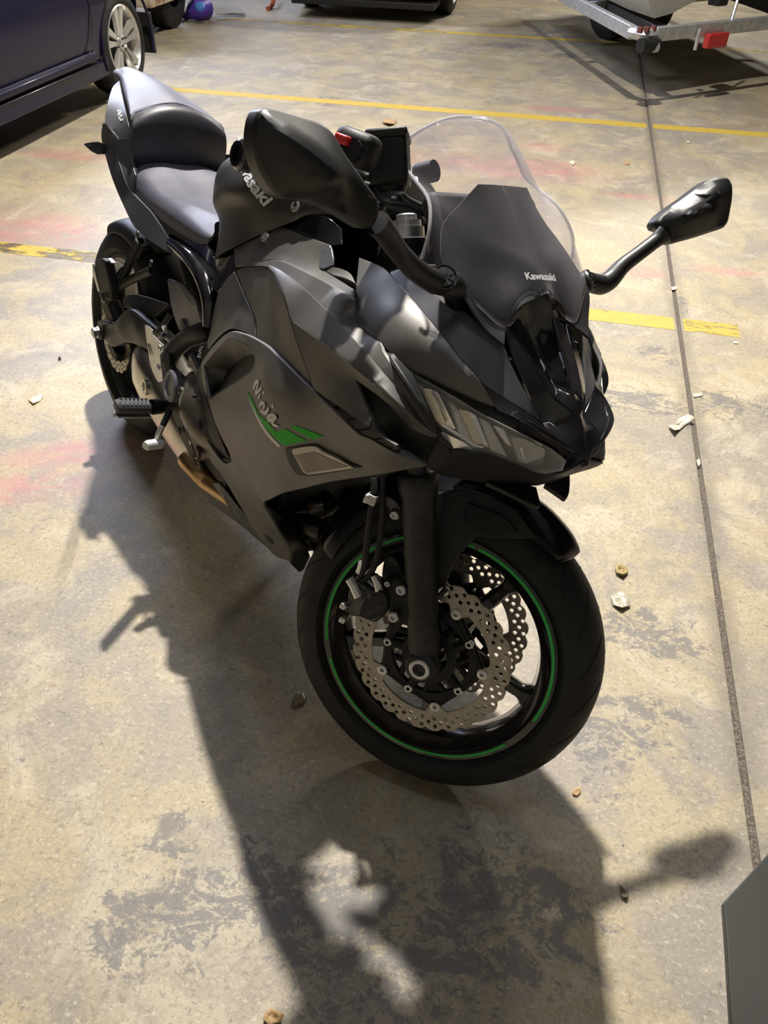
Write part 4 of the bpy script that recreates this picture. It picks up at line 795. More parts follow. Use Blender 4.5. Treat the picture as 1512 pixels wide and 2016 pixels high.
# ================================================================== MOTORCYCLE : rear half, engine, exhaust
rtb = tyre(RW, .312, .080, .232, 'rear_tyre').build('rear_tyre', M_RUB, ang=50)
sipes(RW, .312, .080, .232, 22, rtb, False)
rr_ = rim(RW, .066, .2255, 'rear_wheel', False, 5, 40, .02)
rd = disc(RW, -.095, .112, .082, .062, 4, 20, 'rear_brake_disc', False, .005, 18, 26, rows=((.72,.0),(.28,.5)))
MB().lathe([(-.015,.03),(.015,.03),(.015,.07),(-.015,.07)], (0,-.085,.312), (0,1,0), 40, True).build('disc_carrier', M_DARK, rd)
# swingarm, chain side mirrored
sa = panel('swingarm', [(0.017,-0.142,0.344),(0.037,-0.142,0.367),(0.117,-0.142,0.405),(0.156,-0.138,0.443),(0.19,-0.135,0.468),(0.229,-0.132,0.477),(0.305,-0.128,0.479),(0.378,-0.124,0.48),(0.417,-0.122,0.468),(0.389,-0.124,0.421),(0.346,-0.126,0.411),(0.312,-0.128,0.402),(0.258,-0.132,0.393),(0.218,-0.135,0.383),(0.177,-0.138,0.367),(0.135,-0.141,0.341),(0.102,-0.143,0.322),(0.061,-0.143,0.314),(0.025,-0.142,0.311)], M_ENG2, thick=.035, ctrl=[(0.264,-0.14,0.444),(0.166,-0.148,0.393)], step=.012, grid=.016, bev=.006)
sw = bpy.data.objects['swingarm']
panel('chain_guard', [(0.083,-0.11,0.445),(0.093,-0.108,0.462),(0.124,-0.106,0.482),(0.174,-0.102,0.501),(0.271,-0.1,0.527),(0.365,-0.1,0.551),(0.336,-0.104,0.523),(0.298,-0.112,0.488),(0.24,-0.118,0.475),(0.18,-0.122,0.464),(0.114,-0.118,0.443)], M_DARK, sw, thick=.012, mirror=False, step=.012, grid=.016, bev=.003)
MB().prism([(-0.004,-0.15,0.341),(0.001,-0.15,0.355),(0.033,-0.15,0.373),(0.082,-0.146,0.389),(0.079,-0.146,0.381),(0.037,-0.149,0.358),(0.03,-0.149,0.311),(-0.01,-0.15,0.301)], (0,.02,0)).build('axle_block', M_ENG2, sw, bev=.003)
MB().lathe([(0,.017),(.006,.017),(.007,.0145),(.017,.0145),(.019,.011),(.019,.001)], (0.019,-0.152,0.33), (0,-1,0), 6).build('rear_axle_nut', M_BOLT, sw, ang=25)
MB().tube([(0,-.14,.312),(0,.14,.312)], .012, 14).build('rear_axle', M_BOLT)
MB().box((0.053,-0.108,0.282), (.05,.03,.03), Matrix.Rotation(.3,3,'Y')).build('rear_caliper', M_DARK, bev=.006)
MB().box((0.028,-0.112,0.388), (.09,.035,.06), Matrix.Rotation(.5,3,'Y')).build('caliper_bracket', M_DARK, bev=.01)
hug = []
for a in (118,108,98,88,78,68):
    hug.append([pol(RW, .319-dr, a, .074*t) for t, dr in ((-1,.04),(-.9,.015),(-.5,.002),(0,0),(.5,.002),(.9,.015),(1,.04))])
grid_surf('rear_hugger', hug, M_PLAS, thick=.004, subu=4, subv=3, ang=60)
# exhaust
def rsec(x, y, z, w, h, n=20, e=3.2):
    return [Vector((x, y+w*math.copysign(abs(math.cos(t))**(2/e), math.cos(t)), z+h*math.copysign(abs(math.sin(t))**(2/e), math.sin(t)))) for t in [2*math.pi*k/n for k in range(n)]]
mf = MB().rings([rsec(.235,-.085,.335,.03,.03), rsec(.245,-.085,.335,.058,.062), rsec(.27,-.085,.334,.066,.070), rsec(.32,-.088,.330,.070,.074), rsec(.50,-.095,.305,.070,.070), rsec(.60,-.098,.288,.066,.062), rsec(.68,-.10,.268,.045,.042), rsec(.74,-.105,.26,.028,.028)]).build('muffler', M_MUF, ang=60)
MB().lathe([(-.01,.022),(.008,.021),(.010,.018),(.010,.011),(.003,.010)], (0.393,-0.158,0.345), (-.1,-1,.1), 24).build('muffler_mount', M_MUF, mf, ang=25)
MB().tube([(0.394,-0.158,0.336),(0.39,-0.155,0.305)], .006, 8).build('mount_strap', M_MUF, mf)
MB().tube([(.73,-.105,.262),(0.648,-0.155,0.279),(0.705,-0.15,0.275),(0.74,-0.135,0.263),(.95,-.09,.28),(1.04,-.07,.33)], [.026,.026,.027,.026,.024,.022], 18, 5).build('exhaust_pipe', M_PIPE)
MB().rings([rsec(.20,-.08,.315,.02,.02), rsec(.30,-.085,.285,.03,.02)]).build('muffler_outlet', M_DARK, mf)
HQ = [Vector((1.05,-0.02,0.385)), Vector((1.05,-0.055,0.377)), Vector((1.041,-0.085,0.373)), Vector((1.037,-0.1,0.361))]
for sg in (-1, 1):
    q = [p if sg < 0 else Vector(mir(p)) for p in HQ]; y = .075*sg
    hp = MB().tube(q+[Vector((1.10,y,.36)), Vector((1.02,y*.9,.31))], [.024,.025,.026,.025,.023,.022], 20, 6).build('header_pipe', M_HEAD)
    d = (q[2]-q[1]).normalized()
    MB().lathe([(-.005,.031),(.005,.031),(.005,.0265),(-.005,.0265)], q[1].lerp(q[2], .7), tuple(d), 32, True).build('header_collar', M_PIPE, hp)
    MB().lathe([(-.012,.0285),(.012,.0285)], q[1].lerp(q[2], .25), tuple(d), 32, False).build('header_highlight_band', M_MUF, hp)  # silver band standing in for a highlight on the header pipe
MB().box((.86,0,.44), (.36,.30,.30)).box((.93,0,.60), (.22,.26,.16), Matrix.Rotation(.3,3,'Y')).build('engine_block', M_DARK, bev=.02)
rad = MB().box((1.06,0,.63), (.03,.26,.24), Matrix.Rotation(.25,3,'Y')).build('radiator', M_DARK, bev=.004)
for k in range(9):
    MB().box((1.078+.006*(k-4)*-.9,0,.63+.024*(k-4)), (.004,.24,.004)).build('radiator_fin', M_FORK, rad)
MB().box((.84,0,.78), (.34,.2,.16)).build('air_box', M_DARK, bev=.02)
MB().box((.36,0,.70), (.50,.15,.10)).build('battery_box', M_DARK, bev=.015)
MB().box((.52,0,.55), (.10,.14,.20)).build('shock_mount', M_DARK, bev=.015)
MB().tube([(.30,-.03,.66),(.50,-.03,.46)], .028, 14).build('rear_shock', M_DARK)
MB().rings([[Vector((x,w*s,z+h*t)) for s,t in ((-1,0),(-.7,1),(.7,1),(1,0))] for x,w,z,h in ((-.14,.06,.72,.06),(.05,.07,.66,.10),(.2,.07,.62,.12))]).build('inner_rear_guard', M_DARK)
# right side frame and footrest gear
panel('pivot_plate', [(0.543,-0.192,0.494),(0.553,-0.192,0.516),(0.585,-0.192,0.531),(0.595,-0.192,0.499),(0.65,-0.192,0.5),(0.656,-0.19,0.478),(0.642,-0.19,0.45),(0.646,-0.19,0.423),(0.673,-0.188,0.396),(0.705,-0.184,0.371),(0.722,-0.178,0.337),(0.694,-0.178,0.323),(0.656,-0.184,0.348),(0.626,-0.188,0.377),(0.604,-0.19,0.39),(0.581,-0.195,0.374),(0.558,-0.2,0.364),(0.555,-0.2,0.395),(0.587,-0.195,0.411),(0.572,-0.192,0.436),(0.551,-0.192,0.448)], M_DARK, thick=.014, step=.012, grid=.015, bev=.003)
pp = bpy.data.objects['pivot_plate']
MB().lathe([(-.01,.036),(.008,.036),(.012,.033),(.012,.024),(.008,.022),(.008,.001)], (0.63,-0.196,0.468), (-.1,-1,.15), 36).build('pivot_cap', M_COWL, pp, ang=25)
bolt(pp, (0.663,-0.19,0.372), (0,-1,0), .008, .005, M_CAL); bolt(pp, (0.715,-0.186,0.37), (0,-1,0), .005, .004, M_BOLT); bolt(pp, (0.605,-0.195,0.487), (0,-1,0), .005, .004, M_BOLT)
MB().tube([(0.544,-0.172,0.479),(0.561,-0.172,0.515),(0.592,-0.17,0.55),(0.627,-0.165,0.581),(0.684,-0.16,0.617),(0.696,-0.155,0.627)], [.020,.021,.021,.021,.022,.022], 14, 5).build('frame_rail', M_DARK)
panel('subframe_cover', [(0.432,-0.138,0.64),(0.491,-0.142,0.654),(0.543,-0.147,0.662),(0.594,-0.152,0.662),(0.64,-0.156,0.652),(0.664,-0.157,0.635),(0.69,-0.158,0.631),(0.646,-0.157,0.6),(0.565,-0.152,0.554),(0.528,-0.149,0.562),(0.479,-0.145,0.591)], M_COWL, thick=.012, mirror=True, step=.012, grid=.016, bev=.004)
panel('subframe_ridge', [(0.501,-0.147,0.656),(0.533,-0.149,0.666),(0.589,-0.154,0.668),(0.629,-0.158,0.666),(0.646,-0.16,0.655),(0.615,-0.158,0.646),(0.583,-0.156,0.648),(0.535,-0.151,0.653)], M_COWL, thick=.012, step=.01, grid=.012, bev=.003)
MB().box((0.578,-0.153,0.587), (.03,.01,.012), Matrix.Rotation(.5,3,'Y')).build('cover_slot', M_FORK)
MB().tube([(0.417,-0.125,0.72),(0.554,-0.138,0.729),(0.647,-0.15,0.719),(0.698,-0.158,0.688),(0.712,-0.165,0.641)], [.016,.019,.020,.018,.012], 14, 6).build('frame_tube', M_GLOSS)
panel('frame_web', [(0.384,-0.118,0.716),(0.589,-0.125,0.774),(0.665,-0.138,0.768),(0.765,-0.152,0.815),(0.791,-0.158,0.79),(0.725,-0.158,0.719),(0.667,-0.15,0.714),(0.545,-0.136,0.726)], M_GLOSS, thick=.006, step=.014, grid=.016)
panel('heel_guard', [(0.49,-0.21,0.554),(0.506,-0.21,0.559),(0.532,-0.21,0.56),(0.532,-0.208,0.548),(0.579,-0.204,0.544),(0.584,-0.204,0.534),(0.566,-0.204,0.515),(0.585,-0.202,0.459),(0.561,-0.202,0.445),(0.547,-0.203,0.447),(0.519,-0.205,0.466),(0.507,-0.207,0.497),(0.496,-0.209,0.53)], M_ALU, thick=.003, mirror=True, step=.008, grid=.012, bev=.001)
hg = bpy.data.objects['heel_guard']
MB().prism([(0.507,-0.21,0.517),(0.513,-0.21,0.517),(0.528,-0.209,0.497),(0.521,-0.209,0.5)], (0,.0012,0)).build('guard_slot', M_DARK, hg)
for q in ((0.574,-0.207,0.536),(0.569,-0.206,0.486)): bolt(hg, q, (0,-1,0), .007, .004, M_ALU)
def footpeg(name, a, b, rad, mm):
    a = Vector(a); b = Vector(b); d = (b-a).normalized(); o = MB().rings([[a.lerp(b, t)+Vector((math.cos(k*math.pi/6)*rad*s, 0, math.sin(k*math.pi/6)*rad*.85*s)) for k in range(12)] for t, s in ((0,.8),(.05,1),(.9,1),(.97,.9),(1,.6))]).build(name, mm, bev=.001)
    for k in range(7):
        c = a.lerp(b, .12+.115*k)
        for s in (-1, 1):
            MB().box(c+Vector((s*rad*.42,0,rad*.80)), (rad*.95,.0045,.004), Matrix.Rotation(-s*.35,3,'Z') @ Matrix.Rotation(s*.42,3,'Y')).build('peg_rib', M_RUB, o)
    pw = Vector((rad*.85, 0, 0)); pz = Vector((0, 0, -rad*.98))
    MB().prism([a.lerp(b,.03)+pw+pz, a.lerp(b,.97)+pw*.8+pz, a.lerp(b,1.0)+pz, a.lerp(b,.97)-pw*.8+pz, a.lerp(b,.03)-pw+pz], (0,0,-.005)).build('peg_plate', M_ALU, o, bev=.001)
    return o
M_PEG = mat('footrest_rubber', (.05,.05,.058), .5)
fp = footpeg('rider_footpeg', (0.575,-0.225,0.391), (0.624,-0.325,0.43), .0185, M_PEG)
MB().lathe([(-.012,.018),(.012,.018),(.013,.011),(.013,.001)], (0.572,-0.21,0.388), (.3,-1,.2), 24).build('peg_pivot', M_DARK, fp, ang=25)
MB().tube([(0.621,-0.325,0.412),(0.625,-0.325,0.405)], .004, 8).build('peg_feeler', M_ALU, fp)
bp = MB().tube([(0.637,-0.205,0.414),(0.641,-0.215,0.394),(0.645,-0.225,0.377)], [.007,.0075,.007], 12, 3).build('brake_pedal', M_DARK)
MB().tube([(0.649,-0.226,0.381),(0.649,-0.232,0.367),(0.648,-0.236,0.349),(0.65,-0.236,0.341)], [.0065,.007,.007,.006], 12, 4).build('pedal_arm', M_ALU, bp)
pd = MB().tube([(0.65,-0.225,0.335),(0.652,-0.23,0.338),(0.654,-0.262,0.339),(0.657,-0.268,0.34)], [.009,.0115,.0115,.009], 14).build('pedal_pad', M_ALUW, bp)
for k in range(10):
    c = Vector((0.652,-0.23,0.338)).lerp(Vector((0.654,-0.262,0.339)), k/9)
    MB().lathe([(-.0015,.0120),(.0015,.0120)], c, (Vector((0.652,-0.23,0.338))-Vector((0.654,-0.262,0.339))).normalized(), 14).build('pedal_knurl', M_ALUW, bp)
# passenger footrest, folded up on its hanger
MB().tube([(0.296,-0.15,0.682),(0.266,-0.158,0.625),(0.233,-0.175,0.548),(0.191,-0.19,0.495)], .011, 10, 4).tube([(0.389,-0.155,0.643),(0.304,-0.162,0.594),(0.234,-0.175,0.545),(0.205,-0.19,0.498)], .011, 10, 4).build('footrest_hanger', M_DARK)
pf = MB().prism([(0.179,-0.215,0.595),(0.222,-0.215,0.614),(0.24,-0.215,0.614),(0.241,-0.208,0.582),(0.249,-0.202,0.547),(0.235,-0.198,0.512),(0.175,-0.2,0.481),(0.164,-0.204,0.504),(0.153,-0.21,0.55)], (0,.025,0)).build('passenger_footpeg', M_DARK, bev=.005)
MB().prism([(0.163,-0.217,0.579),(0.171,-0.216,0.569),(0.181,-0.206,0.516),(0.17,-0.206,0.509),(0.153,-0.214,0.553)], (0,.02,0)).build('footpeg_edge', M_ALU, pf, bev=.001)
MB().prism([(0.204,-0.2,0.605),(0.225,-0.2,0.615),(0.252,-0.2,0.613),(0.239,-0.2,0.604)], (0,.01,0)).build('footpeg_tab', M_ALU, pf)
bolt(pf, (0.211,-0.205,0.511), (0,-1,0), .010, .006, M_CAL)
for q in ((0.305,-0.157,0.699),(0.391,-0.157,0.66)): bolt(bike, q, (-.2,-1,.1), .009, .005, M_CAL)
MB().lathe([(0,.008),(.012,.008),(.013,.005)], (0.495,-0.165,0.527), (.2,-1,.3), 10).lathe([(0,.006),(.02,.006)], (0.497,-0.16,0.536), (.3,-.5,1), 10).build('brake_switch', M_BOLT)
MB().tube([(0.502,-0.165,0.526),(0.52,-0.16,0.523),(0.54,-0.15,0.526)], .003, 8, 4).build('switch_spring', M_BOLT)
MB().tube([(0.447,-0.13,0.562),(0.421,-0.135,0.522),(0.404,-0.14,0.495)], .007, 10, 4).build('brake_line', M_RUB)
# clutch cover and engine cases
CC = panel('clutch_cover', [(0.667,-0.195,0.486),(0.656,-0.185,0.502),(0.665,-0.178,0.519),(0.711,-0.182,0.533),(0.762,-0.196,0.513),(0.797,-0.202,0.478),(0.825,-0.203,0.452),(0.859,-0.2,0.43),(0.87,-0.195,0.421),(0.728,-0.175,0.326),(0.722,-0.185,0.365),(0.701,-0.192,0.394),(0.682,-0.196,0.428),(0.669,-0.197,0.458)], M_ENG, thick=.03, ctrl=[(0.751,-0.212,0.508),(0.775,-0.215,0.48),(0.808,-0.212,0.446)], step=.012, grid=.015, bev=.004)
co = bpy.data.objects['clutch_cover']
for q, r_ in (((0.684,-0.2,0.483),.010),((0.787,-0.202,0.388),.014)): MB().lathe([(0,r_),(.006,r_),(.007,r_*.8),(.004,r_*.7),(.004,.001)], q, (-.1,-1,.1), 20).build('filler_cap', M_ENG, co, ang=25)
for a_, b_ in (((0.763,-0.216,0.461),(0.775,-0.214,0.435)),((0.791,-0.215,0.476),(0.808,-0.213,0.458)),((0.773,-0.215,0.521),(0.772,-0.215,0.513))): MB().tube([a_, Vector(a_).lerp(Vector(b_), .5), b_], [.002,.0045,.002], 8).build('case_rib', M_DARK, co)
panel('case_strip', [(0.711,-0.186,0.535),(0.744,-0.19,0.58),(0.776,-0.2,0.562),(0.818,-0.208,0.529),(0.859,-0.206,0.496),(0.915,-0.203,0.457),(0.939,-0.2,0.457),(0.879,-0.198,0.427),(0.834,-0.206,0.458),(0.805,-0.206,0.483),(0.768,-0.2,0.517)], M_DARK, thick=.012, step=.012, grid=.015, bev=.002)
MB().box((0.693,-0.175,0.549), (.05,.02,.025), Matrix.Rotation(.4,3,'Y')).build('case_lug', M_CAL, bev=.004)
for q in ((0.73,-0.185,0.587),(0.724,-0.18,0.597),(0.673,-0.18,0.538)): bolt(bike, q, (-.2,-.8,.5), .007, .006, M_BOLT)
MB().lathe([(0,.014),(.006,.014),(.007,.011),(.007,.001)], (0.776,-0.195,0.378), (-.1,-1,.1), 24).build('timing_plug', M_CAL, ang=25)
bolt(bike, (0.779,-0.19,0.349), (0,-1,0), .008, .006, M_CAL)
# side stand (far side)
ss = MB().tube([(.62,.12,.27),(.66,.22,.17),(.70,.31,.0885)], [.014,.013,.012], 12).build('side_stand', M_DARK)
MB().box((.71,.322,.081), (.07,.05,.008), Matrix.Rotation(LEAN,3,'X')).build('stand_foot', M_DARK, ss, bev=.002)
# ================================================================== THINGS AROUND THE MOTORCYCLE
def tagit(o, label, cat, group=None):
    o['label'] = label; o['category'] = cat
    if group: o['group'] = group
    return o
def holder(name, loc, rz=0.):
    o = bpy.data.objects.new(name, None); COL.objects.link(o); o.location = loc; o.rotation_euler = (0, 0, rz); return o
M_NAVY = mat('navy_car_paint', (.005, .0035, .022), .32, 0., coat=.15, spec=.25)
M_CARB = mat('black_car_trim', (.015, .015, .016), .5)
M_ALLOY = mat('silver_alloy', (.62, .61, .58), .3, .8)
M_CREAM = mat('cream_paint', (.62, .54, .40), .5, noise=.2)
M_RUST = mat('cream_paint_with_rust', (.66, .58, .42), .6, nscale=9, col2=(.22, .09, .03))
M_GALV = mat('galvanised_steel', (.50, .52, .55), .42, .7, noise=.3, nscale=25)
M_CGLASS = mat('dark_car_glass', (.01, .01, .012), .05, coat=.5)
def car_wheel(par, x, y, sg, rad=.32, w=.2):
    # local car frame: x along the car, +y outwards on the near side
    c = Vector((x, y, rad)); rim_ = .225
    t = MB().lathe([(-w, rim_-.01), (-w, rad-.045), (-w+.02, rad-.012), (-w+.045, rad), (-.045, rad), (-.02, rad-.012), (0, rad-.045), (.004, rad-.07), (-.006, rim_+.012), (-.012, rim_-.004)], c, (0, sg, 0), 48, True).build('tyre', M_RUB, par, ang=40)
    for k in range(36):
        a = 2*math.pi*k/36
        for h in (-.058, -w+.058):
            MBt = MB().box(c+Vector((math.cos(a)*(rad-.004), sg*h, math.sin(a)*(rad-.004))), (.012, .045, .012), Matrix.Rotation(-a, 3, 'Y'))
            if k % 1 == 0 and sg > 0 and x == 0 and h == -.058: MBt.build('tread_block', M_RUB, t)
    MB().lathe([(-.03, rim_), (-.006, rim_+.004), (-.002, rim_-.004), (-.02, rim_-.016), (-.10, rim_-.03), (-.16, rim_-.03), (-.16, rim_)], c, (0, sg, 0), 48, True).build('rim', M_ALLOY, par, ang=30)
    MB().lathe([(-.11, .001), (-.11, rim_-.03)], c, (0, sg, 0), 32).build('brake_drum', M_CARB, par)
    for k in range(5):
        a = 90+72*k
        for s in (-1, 1):
            p0 = c+Vector((math.cos(R(a+s*16))*.05, -.03*sg, math.sin(R(a+s*16))*.05)); p1 = c+Vector((math.cos(R(a+s*11))*(rim_-.006), -.012*sg, math.sin(R(a+s*11))*(rim_-.006)))
            d = (p1-p0).normalized(); n = d.cross(Vector((0, 1, 0)))
            MB().rings([[p+n*x_*ww+Vector((0, sg*z_, 0)) for x_, z_ in ((-1, -.025), (-.8, 0), (.8, .004), (1, -.025))] for p, ww in ((p0, .016), (p0.lerp(p1, .5), .019), (p1, .030))]).build('wheel_spoke', M_ALLOY, par)
    MB().lathe([(-.06, .05), (-.02, .05), (-.012, .042), (-.012, .03), (-.018, .026), (-.018, .001)], c, (0, sg, 0), 24).build('wheel_hub', M_ALLOY, par, ang=25)
    for k in range(5): MB().lathe([(-.014, .008), (-.004, .007), (-.004, .001)], c+Vector((math.cos(R(54+72*k))*.036, 0, math.sin(R(54+72*k))*.036)), (0, sg, 0), 8).build('wheel_nut', M_CARB, par)
def car_body(par, x0, x1, hw, mpaint, near=0., arches=(0.,), sill=True, ov=.4):
    # half section (fraction of half width, height); lofted along x
    sec = [(.55, .17), (.93, .18), (.955, .21), (.962, .29), (.975, .315), (.985, .42), (1.0, .60), (.99, .74), (.965, .88), (.93, .94), (.74, 1.33), (.55, 1.41), (0, 1.44)]
    st = [(x0, .80, .22, .84), (x0+.15, .93, .06, .96), (x0+.5, 1, 0, 1.02), (x0+1.0, 1, 0, 1.34), (x0+1.5, 1, 0, 1.44), (x1-1.5, 1, 0, 1.42), (x1-.8, 1, 0, 1.0), (x1-.25, .98, .03, .92), (x1-.08, .93, .08, .84), (x1, .84, .14, .74)]
    rings = []
    for x, f, lift, H in st:
        h = [(hw*f*a, max(.17+lift, z if z < .6 else .6+(z-.6)*(H-.6)/.84)) for a, z in sec]
        rings.append([Vector((x, near-hw+y, z)) for y, z in h]+[Vector((x, near-hw-y, z)) for y, z in h[-2::-1]])
    MB().rings(rings, True, True).build('body', mpaint, par, ang=35)
    body = [o for o in par.children if o.name.startswith('body')][0]
    for a in arches:
        cut = MB().lathe([(-.26, .001), (-.26, .362), (.12, .362), (.12, .001)], (a, near-.0, .33), (0, 1, 0), 48).build('cut', M_CARB, par)
        md = body.modifiers.new('arch', 'BOOLEAN'); md.operation = 'DIFFERENCE'; md.object = cut; md.solver = 'EXACT'
        bpy.context.view_layer.update()
        me = bpy.data.meshes.new_from_object(body.evaluated_get(bpy.context.evaluated_depsgraph_get()))
        body.modifiers.clear(); body.data = me; me.materials.clear(); me.materials.append(mpaint); me.materials.append(M_CARB); me.materials.append(M_CGLASS)
        for q in me.polygons:
            c = q.center
            if math.hypot(c.x-a, c.z-.33) < .37 and c.y < near-.004 and c.y > near-.3: q.material_index = 1
            elif c.z > .98 and abs(q.normal.z) < .62 and x0+.6 < c.x < x1-.8: q.material_index = 2
        me.set_sharp_from_angle(angle=R(35)); bpy.data.objects.remove(cut)
        pts = [Vector((a+.362*math.cos(R(t)), near-.012, .33+.362*math.sin(R(t)))) for t in range(-18, 199, 8)]
        MB().tube(pts, .010, 8).build('arch_lip', mpaint, par)
car = holder('car', W0 := uv(-1.9165, 3.8155), TH-math.pi/2+math.pi)
car.rotation_euler = (0, 0, 0); car.matrix_world = Matrix(((N_.x, D_.x, 0, W0.x), (N_.y, D_.y, 0, W0.y), (0, 0, -1, 0), (0, 0, 0, 1)))
car.matrix_world = Matrix(((-N_.x, D_.x, 0, W0.x), (-N_.y, D_.y, 0, W0.y), (0, 0, 1, 0), (0, 0, 0, 1)))
tagit(car, 'dark navy blue car with silver alloy wheel parked behind the motorcycle seat', 'car')
# local x runs forwards (towards the left of the picture), y outwards
car_body(car, -.46, 3.6, .88, M_NAVY, .035, (0., 2.62))
for x in (0., 2.62):
    car_wheel(car, x, .0, 1)
    car_wheel(car, x, -1.70, -1)
MB().box((1.31, .005, .235), (2.0, .03, .10)).build('side_skirt', M_NAVY, car, bev=.012)
MB().rings([[Vector((x, y, z)) for y, z in ((.02, .30), (.052, .315), (.05, .345), (.02, .36))] for x in (.46, 2.2)]).build('door_moulding', M_NAVY, car, bev=.006)
MB().tube([(.42, .036, .93), (.44, .040, .62), (.50, .036, .42), (.60, .030, .315)], .004, 6, 5).build('door_seam', M_CARB, car)
MB().box((.9, .06, .80), (.17, .02, .028)).build('door_handle', M_NAVY, car, bev=.008)
MB().box((-.40, -.07, .32), (.02, .18, .26)).build('mud_flap', M_CARB, car, bev=.006)
# second car: its near corner and one wheel reach into the top of the picture
car2 = holder('car', uv(-.20, 7.95)); W2 = uv(-.20, 7.95)
car2.matrix_world = Matrix(((-N_.x, D_.x, 0, W2.x), (-N_.y, D_.y, 0, W2.y), (0, 0, 1, 0), (0, 0, 0, 1)))
tagit(car2, 'cream car at the top of the photo showing only its dark tyre and underside', 'car')
car_body(car2, -3.6, .78, .88, M_CREAM, .03, (0.,))
car_wheel(car2, 0., 0., 1); car_wheel(car2, 0., -1.70, -1); car_wheel(car2, -2.4, 0., 1)
MB().box((.55, -.85, .15), (.4, 1.5, .06)).build('front_splitter', M_CARB, car2, bev=.01)
# cream van with a rusty sill
VP = Vector((-5.718,2.404,0.25)); vu, vv = to_uv(VP)
van = holder('van', uv(vu, vv)); van.matrix_world = Matrix(((N_.x, D_.x, 0, uv(vu, vv).x), (N_.y, D_.y, 0, uv(vu, vv).y), (0, 0, 1, 0), (0, 0, 0, 1)))
tagit(van, 'cream van with rust along its lower edge behind the navy car', 'van')
MB().box((.62, -.9, .95), (1.24, 1.8, 1.3)).build('body', M_CREAM, van, bev=.06)
MB().box((.62, -.02, .33), (1.24, .05, .16)).box((0.01, -.9, .33), (.05, 1.8, .16)).build('sill', M_RUST, van, bev=.006)
for x in (.62,):
    for y in (-.12, -1.6): MB().lathe([(-.1, .12), (-.1, .26), (-.08, .29), (.08, .29), (.1, .26), (.1, .12)], (x, y-.05, .29), (0, 1, 0), 32, True).build('wheel', M_RUB, van)
# boat on a galvanised trailer
TC = Vector((-1.84, 4.33, 0)); b1 = Vector((.75, .66, 0)); b1 = (D_*.75+N_*.66).normalized(); b2 = (D_*-.33+N_*.94).normalized()
tr = holder('boat_trailer', TC); tagit(tr, 'galvanised boat trailer frame with a red tail light at upper right', 'trailer')
def tl(a, b, z): return b1*a+b2*b+Vector((0, 0, z))
def bar(a, b, w, h, name, m=None, par=None, up_=(0, 0, 1)):
    d = (b-a).normalized(); s = d.cross(Vector(up_)).normalized(); q = s.cross(d)
    return MB().rings([[p+s*w*x/2+q*h*y/2 for x, y in ((-1, -1), (1, -1), (1, 1), (-1, 1))] for p in (a, b)]).build(name, m or M_GALV, par or tr, bev=.006)
bar(tl(.12, 0, .45), tl(2.0, 0, .45), .05, .085, 'rear_beam'); bar(tl(-.02, .12, .45), tl(-.02, 3.3, .45), .05, .085, 'side_rail')
MB().tube([tl(.14, 0, .45), tl(.04, .03, .45), tl(-.02, .14, .45)], .04, 8, 4).build('corner_bend', M_GALV, tr)
bar(tl(2.0, 0, .45), tl(2.0, 3.3, .45), .05, .085, 'side_rail'); bar(tl(-.02, 1.2, .45), tl(2, 1.2, .45), .05, .06, 'cross_member'); bar(tl(-.02, 2.4, .45), tl(2, 2.4, .45), .05, .06, 'cross_member')
bar(tl(.86, .02, .44), tl(.93, .09, .70), .022, .022, 'strut')
MB().box(tl(.52, -.05, .40), (.02, .02, .13)).build('light_bracket', M_GALV, tr, bev=.003)
a0 = math.atan2(b1.y, b1.x)
lt = MB().box((0, 0, 0), (.20, .05, .09)).build('tail_light', mat('red_tail_light_lens', (.45, .015, .02), .25, coat=.5), tr, bev=.008); lt.location = tl(.70, -.06, .385); lt.rotation_euler = (0, 0, a0)
for k in range(4): MB().tube([tl(.045+.045*k-.06, -.05+.0*k, .40), tl(.075+.045*k-.06, -.05, .40)], .045 if k % 2 == 0 else .034, 14).build('keel_roller', M_RUB, tr)
for k in range(3): MB().box(tl(-.02+.06*k, -.005, .485), (.022, .04, .035), Matrix.Rotation(a0, 3, 'Z')).build('roller_block', mat('red_brown_block', (.12, .03, .02), .6), tr, bev=.003)
MB().tube([tl(.10, -.07, .385), tl(.13, -.07, .385)], .03, 14).build('roller_cap', M_GALV, tr)
for a in (.80, 1.25): MB().lathe([(-.08, .15), (-.08, .25), (-.06, .28), (.06, .28), (.08, .25), (.08, .15)], tl(a, 2.2, .28), tuple(b1), 32, True).build('trailer_wheel', M_RUB, tr)
for a in (.80, 1.25): MB().lathe([(-.05, .03), (-.06, .15), (.06, .15), (.05, .03)], tl(a, 2.2, .28), tuple(b1), 24, True).build('wheel_rim', M_GALV, tr)
bar(tl(.7, 2.2, .30), tl(1.7, 2.2, .30), .05, .05, 'axle'); bar(tl(.25, .05, .44), tl(.25, 2.4, .44), .09, .07, 'bunk', M_PLAS); bar(tl(1.7, .05, .44), tl(1.7, 2.4, .44), .09, .07, 'bunk', M_PLAS)
MB().lathe([(-.03, .02), (.03, .02)], tl(.26, .0, .46), (0, 0, 1), 12).build('bunk_bolt', M_GALV, tr)
boat = holder('boat', TC); tagit(boat, 'pale grey boat hull resting on the galvanised trailer', 'boat')
hull = []
for b, f, kz in ((.13, .97, .52), (.6, 1, .51), (1.8, 1, .51), (2.6, .92, .53), (3.2, .7, .62), (3.7, .35, .82)):
    hull.append([tl(1+x*f, b, z) for x, z in ((-1.06, 1.30), (-1.04, .95), (-.97, kz+.12), (-.86, kz), (-.70, kz+.02), (-.30, kz+.14), (0, kz+.20), (.30, kz+.14), (.70, kz+.02), (.86, kz), (.97, kz+.12), (1.04, .95), (1.06, 1.30))])
MB().rings(hull, True, True).build('hull', mat('grey_hull_paint', (.34, .33, .30), .45, noise=.2), boat, ang=30)
